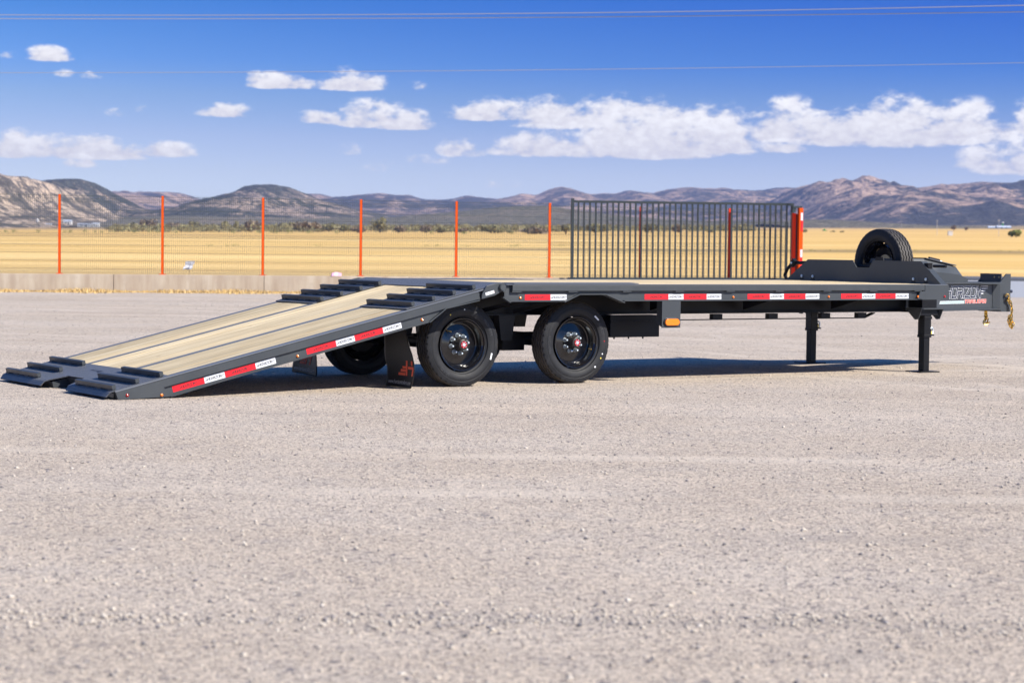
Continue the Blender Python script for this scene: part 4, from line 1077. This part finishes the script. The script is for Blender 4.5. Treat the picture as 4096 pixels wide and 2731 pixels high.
rb = MB(); rb.lathe([(.193,.093),(.205,.12),(.2,.15),(.222,.185),(.2415,.20),(.2335,.186)], 64, 'Y'); rback_me = rb.mesh('rim_barrel', MT['rim'], True)
hb_ = MB(); hb_.lathe([(.062,.0885),(.060,.083),(.055,.078),(.054,.035),(.0505,.030),(.0505,.004),(.048,.0),(.044,-.003),(.036,-.004),(.001,-.004)], 40, 'Y'); hub_me = hb_.mesh('hub', MT['hub'], True)
cp = MB(); cp.lathe([(.0325,-.0045),(.0325,-.011),(.0205,-.012),(.0205,-.0045)], 8, 'Y'); cap_me = cp.mesh('hub_cap_ring', MT['redcap'])
cc_ = MB(); cc_.lathe([(.0160,-.0045),(.0155,-.012),(.001,-.013)], 20, 'Y')
for k in range(6):
    a = math.pi/3*k+.2; cc_.lathe([(.004,-.0125),(.0035,-.0155),(.0005,-.016)], 8, 'Y', (.0265*math.cos(a), 0, .0265*math.sin(a)))
ccm = cc_.mesh('hub_cap_centre', MT['zinc'], True)
ln = MB(); ln.lathe([(.021,.0),(.020,-.006),(.0165,-.010)], 14, 'Y'); ln.lathe([(.0155,-.010),(.0155,-.026),(.013,-.030)], 6, 'Y'); ln.lathe([(.0085,-.028),(.0085,-.046),(.001,-.047)], 8, 'Y'); ln_me = ln.mesh('lug_nut', MT['zinc'], True)
def ring_text(body, a0, r, size, flip=False, sh=.15):
    P = font_polys(body, size, sh)
    w = max(p[0] for q in P for p in q)
    def mf(s, t, o):
        a = a0 - (s-w/2)/r
        rad = r + t
        yl = .0004 + max(0, abs(rad-.311)-.006)**1.5*3.2
        return Vector((rad*math.cos(a), -.0012+yl - .0, rad*math.sin(a)))
    return P, mf
def make_wheel(loc, rz, outer=True, hub=True, a_off=0.0, name='wheel', txt=True, rx=0.0):
    w = link(name, None, T, loc, (rx, 0, rz))
    t = link('tyre', tyre_me, w); t.rotation_euler = (0, a_off, 0)
    link('rim', rim_me, w); link('rim_barrel', rback_me, w)
    if hub:
        link('hub', hub_me, w); link('hub_cap_ring', cap_me, w, (0,0,0), (0, a_off*.7+.2, 0)); link('hub_cap_centre', ccm, w)
        for k in range(8):
            a = 2*math.pi*k/8 + a_off; o = link('lug_nut', ln_me, w, (.083*math.cos(a), .0885, .083*math.sin(a)), (0, a, 0))
    if txt:
        for body, aa in (('PROVIDER', a_off+.35), ('ULAZE', a_off+.35+3.5)):
            P, mf = ring_text(body, aa, .296, .036)
            flat('raised_lettering', P, (0,0,0), (1,0,0), (0,0,1), (0,-1,0), MT['letter'], w, mapf=mf)
    return w
WY = .262
w1 = make_wheel((0, WY, TR-.002), 0, a_off=.18); w2 = make_wheel((1.240, WY, TR-.002), 0, a_off=2.85)
make_wheel((0, W_-WY, TR-.002), math.pi, txt=False); make_wheel((1.240, W_-WY, TR-.002), math.pi, txt=False)
# stickers and paint dots on the tyres
def tyre_dot(w, a, r, rad, mat):
    m = MB(); m.lathe([(rad, -.0022+.0), (.0008, -.0026)], 10, 'Y', (r*math.cos(a), 0, r*math.sin(a))); m.build('paint_dot', MT[mat], w, fix=False)
def tyre_sticker(w, a, r, lw, lh, rot):
    c = Vector((r*math.cos(a), -.0022, r*math.sin(a))); u_ = Vector((math.cos(rot),0,math.sin(rot))); v_ = Vector((-math.sin(rot),0,math.cos(rot)))
    s_ = flat('tyre_sticker', [[(-lw,-lh),(lw,-lh),(lw,lh),(-lw,lh)]], c, u_, v_, (0,-1,0), MT['whiteprint'], w, off=.0)
    flat('sticker_print', [[(-lw*.8,-lh*.2),(lw*.8,-lh*.2),(lw*.8,lh*.3),(-lw*.8,lh*.3)]], c, u_, v_, (0,-1,0), MT['greyprint'], s_, off=.001)
tyre_dot(w1, 1.55, .317, .006, 'whiteprint'); tyre_dot(w1, 2.05, .305, .006, 'yellow')
tyre_sticker(w1, -.36, .315, .030, .0075, 1.32)
tyre_dot(w2, .03, .313, .006, 'redcap'); tyre_dot(w2, -.36, .312, .007, 'whiteprint'); tyre_dot(w2, -.50, .312, .007, 'yellow'); tyre_dot(w2, -.83, .312, .009, 'whiteprint')
tyre_sticker(w2, .80, .318, .030, .0075, -.72)
m = MB(); m.cyl((.17,.05,-.06),(.178,.02,-.065),.006,8); m.build('valve', MT['brass'], w2)
m = MB(); m.cyl((-.13,.085,.13),(-.10,.05,.115),.006,8); m.build('valve', MT['brass'], w1)
# axles and suspension
for x in (0, 1.24):
    m = MB(); m.cyl((x,.37,TR),(x,W_-.37,TR),.064,16); ax = m.build('axle', PK, T, smooth=True)
    for far in (False, True):
        m = MB(); m.cyl((x,yy(.38,far),TR),(x,yy(.43,far),TR),.155,28); m.build('brake_drum', PK, ax, smooth=True)
for far in (False, True):
    y = yy(.56, far)
    m = MB()
    for x in (0, 1.24):
        for k in range(4): m.bar((x-.42+.05*k,y,.47-.015*k),(x+.42-.05*k,y,.47-.015*k), .07, .013)
        m.box(x-.06,x+.06,y-.05,y+.05,.40,.50)
    m.build('leaf_springs', PK, T)
    for x, z0 in ((-.46,.46),(.62,.40),(1.72,.46)):
        m = MB(); m.prism([(x-.09,.631),(x+.09,.631),(x+.06,z0),(x-.06,z0)], 1, y-.05, y+.05); m.build('spring_hanger', PK, T)
    m = MB(); m.prism([(.66,.30),(.90,.30),(.90,.44),(.86,.46),(.66,.46)], 1, y+.08, y+.20) if not far else m.box(.66,.9,y-.2,y-.08,.30,.46)
    m.build('equaliser_box', PK, T)
m = MB(); m.box(.56,.60,.68,W_-.68,.40,.60); m.box(.45,.95,1.2,1.4,.36,.47); m.build('suspension_crossmember', PK, T)
# mud flaps
def flap(far):
    w = .46
    rows = [(.62,.33,.70),(.53,.31,.69),(.45,.25,.665),(.37,.197,.65),(.30,.14,.645),(.24,.112,.632),(.17,.112,.60),(.10,.135,.61),(.04,.175,.64),(.012,.198,.665),(.002,.215,.66)]
    if far: rows = [(.62,.33,.66),(.4,.30,.65),(.25,.26,.66),(.19,.24,.67),(.12,.235,.69),(.05,.228,.715),(.012,.235,.722),(.002,.25,.715)]
    zz_ = np.linspace(.62, .002, 60); rs_ = rows[::-1]
    rows = [(float(z), float(np.interp(z, [q[0] for q in rs_], [q[1] for q in rs_])), float(np.interp(z, [q[0] for q in rs_], [q[2] for q in rs_]))) for z in zz_]
    V = []; F = []; n = 25
    xs = lambda z, t: -.565 - (.035*math.sin(min(1, (.62-z)/.62)*math.pi*.9) if not far else .02*t) + .03*math.sin(t*3)*(.62-z)
    for z, a, b in rows:
        for k in range(n):
            t = k/(n-1); y = a + (b-a)*t
            V.append((xs(z, t), (y+1.80 if far else y), z+(.018*t if far else 0)))
    for i in range(len(rows)-1):
        for k in range(n-1): F.append((i*n+k, i*n+k+1, (i+1)*n+k+1, (i+1)*n+k))
    m = MB(); m.add(V, F); o = m.build('mud_flap', MT['flap'], T, smooth=True, fix=False); md = o.modifiers.new('t', 'SOLIDIFY'); md.thickness = .006; md.offset = 0
    # logo and web address follow the flap
    def mf(s, z_, o_):  # s: metres from the left edge as seen from behind (towards +y)
        zz = z_; r = [q for q in rows]
        zs_ = [q[0] for q in r][::-1]; a = np.interp(zz, zs_, [q[1] for q in r][::-1]); b = np.interp(zz, zs_, [q[2] for q in r][::-1])
        t = 1 - s/(b-a); y = a + (b-a)*t
        return Vector((xs(zz, t) - .0045 - o_, (y+1.80 if far else y), zz+(.018*t if far else 0)))
    def rect(x0, x1, y0, y1, sh=.22): return [(x0+y0*sh, y0), (x1+y0*sh, y0), (x1+y1*sh, y1), (x0+y1*sh, y1)]
    H = [rect(.10,.17,0,1),rect(.10+.07,.62,.42,.60),rect(.52,.62,0,.42),rect(.44,.54,.68,1.0)]
    H = [rect(.0,.13,0,1),rect(.13,.62,.44,.62),rect(.49,.62,.0,.44),rect(.42,.55,.70,1.0)]
    H += [rect(-.62,-.05,.0,.18),rect(-.48,-.05,.24,.42),rect(-.34,-.05,.47,.62)]
    hs = .135; hx, hz_ = (.27, .115) if not far else (.27, .10)
    def sub(p, n_=3):
        return p
    flat('logo', H, (0,0,0), (1,0,0), (0,0,1), (0,0,1), MT['rustprint'], o, mapf=lambda a, b, o_: mf((.325+a*.225) if not far else (.215+a*.165), hz_+b*hs, o_))
    P = font_polys('www.horizontrailers.com', .062, .12); wd__ = max(p[0] for q in P for p in q); k = .40/wd__
    flat('web_address', P, (0,0,0), (1,0,0), (0,0,1), (0,0,1), MT['greyprint'], o, mapf=lambda a, b, o_: mf(.035+a*k*(1 if not far else .96), .034+b*.9, o_))
flap(False); flap(True)

# ---- under the deck -------------------------------------------------
m = MB(); m.box(1.72, 2.30, .40, .546, .418, .628); tb_ = m.build('air_tank_box', PK, T, bevel=.004)
m = MB(); m.box(1.72,2.30,.392,.3995,.56,.575); m.build('box_seam', PK, tb_)
for x in (1.80,1.97,2.14):
    m = MB(); m.cyl((x,.45,.40),(x,.45,.4175),.008,8); m.build('drain_bolt', PK, tb_)
m = MB(); m.box(2.031, 2.249, .0, .008, .521, .7735); m.prism([(.0085,.7735),(.0085,.53),(.085,.56),(.085,.7735)], 0, 2.031, 2.039); m.prism([(.0085,.7735),(.0085,.53),(.085,.56),(.085,.7735)], 0, 2.241, 2.249); br_ = m.build('light_bracket', PA, T)
def pill(x0, x1, z0, z1, y0, y1, n=8):
    r = (z1-z0)/2; P = []
    for k in range(n+1): a = -math.pi/2 + math.pi*k/n; P.append((x1-r+r*math.cos(a), (z0+z1)/2+r*math.sin(a)))
    for k in range(n+1): a = math.pi/2 + math.pi*k/n; P.append((x0+r+r*math.cos(a), (z0+z1)/2+r*math.sin(a)))
    m = MB(); m.prism(P, 1, y0, y1); return m
pill(2.048, 2.237, .533, .617, -.010, -.0002).build('light_gasket', MT['flap'], br_, bevel=.003)
pill(2.058, 2.227, .543, .607, -.022, -.0105).build('side_lamp', MT['amber'], br_, bevel=.006)
for y in (.47, W_-.47):
    m = MB(); m.box(2.35, 4.98, y-.035, y+.035, .572, .580); m.bar((4.98,y,.576),(5.12,y,.627), .07, .008)
    sm_ = m.build('ramp_carrier_strap', PK, T)
    for x in (2.99, 3.70, 4.395, 4.89):
        m = MB(); m.box(x, x+.115, y-.03, y+.03, .5805, .631); m.build('strap_block', PK, sm_)
# ---- headboard ------------------------------------------------------
hbp = [(.091,.930),(.395,1.168),(1.137,1.168),(1.194,1.090),(1.396,1.090),(1.463,1.168),(2.205,1.168),(W_-.01,.930)]
m = MB(); m.prism(hbp, 0, 5.716, 5.726); HB = m.build('headboard', PA, T)
m = MB(); m.box(5.7265, 5.757, .40, 1.13, 1.160, 1.168); m.box(5.7265, 5.757, 1.47, 2.20, 1.160, 1.168); m.build('top_fold', PA, HB)
for s_ in (0, 1):
    m = MB(); pts = [(.093,.9285),(.40,1.1665),(.428,1.150),(.17,.9285)]
    if s_: pts = [(W_-a, b) for a, b in pts]
    m.prism(pts, 0, 5.727, 5.80); m.build('end_gusset', PA, HB)
for y in (.315,.502,2.113,2.30):
    m = MB(); m.lathe([(.016,-.001),(.016,-.006),(.011,-.006),(.011,-.012),(.001,-.014)], 10, 'X', (5.715,y,.979)); m.build('bolt', MT['zinc'], HB, smooth=True)
    m = MB(); m.box(5.7125,5.7155,y-.028,y+.028,.942,.956); m.build('bolt_plate', MT['paint_shade'], HB)
m = MB(); m.tube([(5.74,.23,1.120),(5.74,.05,1.118)], .016, 10); m.build('bar_stub', PK, HB, smooth=True)
m = MB(); m.box(5.73,5.79,.30,.36,1.09,1.15); m.build('bar_socket', PK, HB)
m = MB(); m.tube([(5.75,2.60,.935),(5.75,2.64,.98),(5.75,2.60,1.05),(5.75,2.53,1.105),(5.75,2.46,1.125),(5.75,2.28,1.13)], .020, 10); m.build('tie_hoop', PK, HB, smooth=True)
m = MB(); m.bar((5.73,2.50,1.09),(5.73,2.44,1.16), .05, .045, (1,0,0)); m.build('hoop_bracket', PK, HB)
m = MB(); m.lathe([(.012,0),(.012,-.008),(.001,-.010)], 8, 'X', (5.706,2.472,1.125)); m.build('hoop_bolt', MT['zinc'], HB)
m = MB(); m.tube([(5.80,1.16,1.10),(5.80,1.45,1.10)], .014, 10); m.build('cross_bar', PK, HB, smooth=True)
m = MB(); m.box(5.728, 5.74, .0, W_, .778, .925); m.build('front_crossmember', PA, T)
# spare wheel, upright across the front
SX, SY, SZ = 5.96, 1.345, 1.132
sw = make_wheel((SX+.0, SY, SZ), -math.pi/2, hub=False, name='spare_wheel', txt=False)
sw.rotation_euler = (0, 0, math.pi/2); sw.location = (SX+TW, SY, SZ)
m = MB(); m.box(5.813,5.86,1.06,1.40,1.08,1.13); m.prism([(1.04,1.10),(1.07,1.205),(1.18,1.205),(1.21,1.10)], 0, 5.80, 5.812); m.tube([(5.861,SY,SZ-.02),(6.07,SY,SZ-.02)], .03, 12); m.build('spare_carrier', PK, T)
m = MB(); m.box(5.805,5.86,SY-.05,SY+.05,.94,1.119); m.build('carrier_post', PK, T)

# ---- tongue ---------------------------------------------------------
CA, CB = Vector((5.74,.640,0)), Vector((7.64,1.174,0))
for far in (False, True):
    a = (CA.x, yy(CA.y, far)); b = (CB.x, yy(CB.y, far))
    m = MB(); ibeam(m, a, b, .625, .935, .115, .013, .010); tg = m.build('tongue_beam', PA, T)
    m = MB(); a0, b0 = sorted((yy(1.118, far), yy(1.132, far)))
    m.prism([(7.635,.935),(7.731,1.030),(7.80,1.030),(7.80,.60),(7.66,.60),(7.645,.622),(7.635,.64)], 1, a0, b0); m.build('coupler_side_plate', PA, tg)
    nn = Vector(((CB-CA).y, -(CB-CA).x, 0)).normalized()
    if not far:
        p = CA.lerp(CB, .945) + nn*.006; q = CA.lerp(CB, .985) + nn*.056
        m = MB(); m.bar((p.x,p.y,.78),(q.x,q.y,.78), .008, .28); m.build('web_stiffener', PA, tg)
m = MB(); m.box(7.66,7.672,1.133,W_-1.133,.60,1.030); cpl = m.build('coupler_plate', PA, T)
for y in (1.217, 1.108+.03): pass
for y, z in ((1.235,.992),(1.165,.992)):
    m = MB(); m.lathe([(.012,0),(.001,-.0006)], 10, 'X', (7.6595,y,z)); m.build('bolt_hole', MT['straw'], cpl)
m = MB(); m.cyl((7.80,1.13,.83),(7.83,1.13,.83),.018,12); m.build('coupler_knob', MT['navy'], cpl)
m = MB(); m.box(7.44, 7.655, 1.12, W_-1.12, .612, .6235); m.build('coupler_floor', PA, cpl)
m = MB(); m.box(5.76, 7.60, 1.0, W_-1.0, .915, .9255); m.build('tongue_cover', PA, T)
m = MB(); m.bar((7.7015,1.1165,.805),(7.7015,1.1165,.70), .001, .02, (1,0,0)); m.build('chain_slot', MT['black'], T)
# lettering on the near tongue beam
BU = (CB-CA).normalized(); BN = Vector((BU.y, -BU.x, 0)); BO = CA + BN*.0052
def on_beam(x): t = (x-BO.x)/BU.x; return BO + BU*t
o0 = on_beam(6.545); L_ = (on_beam(7.27)-o0).length
k = .112; sx_ = L_/(HZW*k)
HZb, _ = word('HORIZON', .19); P = [[(x*sx_, y) for x, y in p] for p in HZb]
HZo, _ = word('HORIZON', .25); Po = [[(x*sx_, y) for x, y in p] for p in HZo]
wg = [[(x*sx_, y) for x, y in p] for p in wing(HZW+.02, .95, .80, False, .17)]; wgo = [[(x*sx_, y) for x, y in p] for p in wing(HZW-.03, .95, .86, False, .27)]
oo = Vector((o0.x, o0.y, .772))
lo = flat('name_outline', Po+wgo, oo, BU, (0,0,1), BN, MT['whiteprint'], T, scale=k, off=.001)
flat('name_lettering', P+wg, oo, BU, (0,0,1), BN, MT['navy'], lo, scale=k, off=.002)
TRW, tw_ = word('TRAILERS', .20, .0, .12); TRO, _ = word('TRAILERS', .30, .0, .12)
o1 = on_beam(6.935); L1 = (on_beam(7.39)-o1).length; k1 = .034; s1 = L1/(tw_*k1)
oo = Vector((o1.x, o1.y, .706))
lo = flat('name_outline', [[(x*s1, y) for x, y in p] for p in TRO], oo, BU, (0,0,1), BN, MT['whiteprint'], T, scale=k1, off=.001)
flat('name_lettering', [[(x*s1, y) for x, y in p] for p in TRW], oo, BU, (0,0,1), BN, MT['orangeprint'], lo, scale=k1, off=.002)
o2 = on_beam(6.41); L2 = (on_beam(6.93)-o2).length
lo = flat('name_stripe', [[(0,0),(L2,0),(L2,.030),(.015,.030)]], Vector((o2.x,o2.y,.702)), BU, (0,0,1), BN, MT['whiteprint'], T, off=.001)
flat('stripe_fill', [[(.008,.004),(L2-.004,.004),(L2-.004,.026),(.018,.026)]], Vector((o2.x,o2.y,.702)), BU, (0,0,1), BN, MT['teal'], lo, off=.0016)
# toolbox between the tongue beams
def ring(y0, y1, c, z_off): return None
prof = [(6.02,.9365),(6.02,1.19),(6.42,1.19),(6.905,1.108),(7.03,.985),(7.03,.9365)]
m = MB()
yl, yh = 1.02, W_-1.02
low = [(6.02,.9365),(6.02,1.06),(6.42,1.06),(6.90,1.02),(7.03,.975),(7.03,.9365)]
V = [(x, yl, z) for x, z in low] + [(x, yh, z) for x, z in low] + [(x, yl+.07, z) for x, z in prof] + [(x, yh-.07, z) for x, z in prof]
n = 6; F = []
F += [tuple(range(6)), tuple(range(11, 5, -1))]
F = []
F.append((0,5,4,3,2,1)); F.append((6,7,8,9,10,11))
for i in range(1, 4):  # near/far chamfers
    F.append((i, i+1, 12+i+1, 12+i)); F.append((6+i+1, 6+i, 18+i, 18+i+1))
F.append((1,12+1,18+1,6+1)); F.append((0,1,7,6)); F.append((5,0,6,11)); F.append((4,5,11,10)); F.append((12+4,4,10,18+4))
for i in range(1, 4): F.append((12+i,12+i+1,18+i+1,18+i))
m.add(V, F); tbx = m.build('toolbox', PA, T)
m = MB(); m.bar((6.44,W_/2,1.199),(6.90,W_/2,1.121), yh-yl-.10, .010, (0,0,1)); lid = m.build('toolbox_lid', DI, tbx, bevel=.003)
m = MB(); m.bar((6.60,W_/2-.1,1.196),(6.72,W_/2-.1,1.176), .03, .022); m.bar((6.60,W_/2-.1,1.205),(6.76,W_/2-.1,1.178), .018, .018); m.build('lid_latch', MT['black'], tbx)
m = MB(); m.cyl((6.76,W_/2-.1,1.163),(6.79,W_/2-.1,1.160),.012,10); m.build('latch_lock', MT['zinc'], tbx)

# ---- landing jacks --------------------------------------------------
def jack(y0):
    J = link('landing_jack', None, T, (5.735, y0, 0))
    m = MB(); m.box(0,.098,0,.098,.365,.66); m.build('outer_tube', PK, J, bevel=.004)
    m = MB(); m.box(.009,.089,.009,.089,.012,.3645); m.build('inner_leg', PK, J, bevel=.003)
    m = MB(); m.box(-.007,.105,-.007,.105,.560,.588); m.box(-.004,.102,-.004,.102,.366,.396); m.build('collar', PK, J, bevel=.003)
    m = MB(); m.box(-.10,.17,-.07,.17,.0,.0115); m.build('foot_plate', PK, J, bevel=.004)
    m = MB(); m.box(.0985,.165,.02,.08,.384,.398); m.tube([(.105,.05,.4),(.135,.05,.432),(.155,.05,.40)], .02, 8); g_ = m.build('gear_housing', PK, J)
    m = MB(); m.box(.108,.142,.008,.019,.402,.432); m.build('warning_label', MT['whiteprint'], g_); m = MB(); m.box(.1065,.118,.0065,.0075,.402,.432); m.build('label_stripe', MT['yellow'], g_)
    m = MB(); m.tube([(.120,.045,.425),(.128,.045,.455),(.145,.045,.470),(.160,.045,.462),(.168,.045,.430)], .0085, 8); m.build('crank_hook', MT['zinc'], J, smooth=True)
    return J
jack(.345); jack(W_-.39-.05)
for y0, s_ in ((.29, 1), (W_-.29, -1)):
    a, b = sorted((y0, y0+s_*.235))
    m = MB(); m.box(5.635, 5.955, a, b, .664, .676); bk = m.build('jack_bracket', PA, T)
    m = MB(); m.box(5.66, 5.93, (y0+s_*.05)-.004, (y0+s_*.05)+.004, .60, .6635); m.build('bracket_web', PK, bk)
    for x in (5.637, 5.943):
        m = MB(); m.prism([(y0, .6635),(y0+s_*.235, .6635),(y0+s_*.10, .555),(y0+s_*.05,.560)], 0, x, x+.010); m.build('bracket_gusset', PA, bk)
    m = MB(); a, b = sorted((y0+s_*.10, y0+s_*.31)); m.box(5.742, 5.95, a, b, .677, .92); m.build('jack_mount_block', PK, bk)

# ---- safety chains --------------------------------------------------
lk = MB()
def link_ring(m, M_, a=.027, b=.0155, r=.0058, n=12, q=6):
    V = []; o = len(m.v)
    for i in range(n):
        t = 2*math.pi*i/n; c = Vector((b*math.cos(t), 0, a*math.sin(t))); d = Vector((math.cos(t), 0, math.sin(t)))
        for j in range(q):
            u_ = 2*math.pi*j/q; p = c + d*(r*math.cos(u_)) + Vector((0,1,0))*(r*math.sin(u_)); m.v.append(tuple(M_ @ p))
    for i in range(n):
        for j in range(q): m.f.append((o+i*q+j, o+i*q+(j+1) % q, o+((i+1) % n)*q+(j+1) % q, o+((i+1) % n)*q+j))
def chain(path, hook=True):
    rr = random.Random(11); root = link('safety_chain', None, T)
    P = [Vector(p) for p in path]; pts = []; step_ = .034; acc = 0
    for a, b in zip(P[:-1], P[1:]):
        d = (b-a).length; t = acc
        while t < d: pts.append((a.lerp(b, t/d), (b-a).normalized())); t += step_
        acc = t-d
    lm = MB(); link_ring(lm, Matrix.Identity(4)); lme = lm.mesh('chain_link', MT['gold'], True)
    for i, (p, d) in enumerate(pts):
        q = d.to_track_quat('Z', 'Y').to_matrix().to_4x4() @ Matrix.Rotation(math.pi/2*(i % 2) + rr.uniform(-.5,.5), 4, 'Z') @ Matrix.Rotation(rr.uniform(-.25,.25), 4, 'X')
        o = link('chain_link', lme, root); o.matrix_local = Matrix.Translation(p) @ q
    if hook:
        m = MB(); m.tube([(7.70,1.10,.775),(7.71,1.09,.80),(7.735,1.09,.80),(7.75,1.09,.775),(7.745,1.09,.74),(7.73,1.09,.725),(7.715,1.09,.735)], .010, 8); m.build('chain_hook', MT['brass'], root, smooth=True)
chain([(7.745,1.09,.735),(7.775,1.085,.69),(7.79,1.085,.65),(7.795,1.085,.60),(7.785,1.085,.55),(7.77,1.08,.50),(7.775,1.08,.45),(7.795,1.08,.425),(7.81,1.08,.46),(7.80,1.10,.52),(7.77,1.10,.54),(7.76,1.10,.49),(7.79,1.10,.44)])
chain([(7.60,1.30,.612),(7.605,1.30,.56),(7.595,1.29,.52),(7.57,1.29,.485),(7.585,1.28,.46),(7.62,1.28,.47),(7.635,1.30,.50),(7.61,1.31,.54),(7.625,1.31,.60)], False)
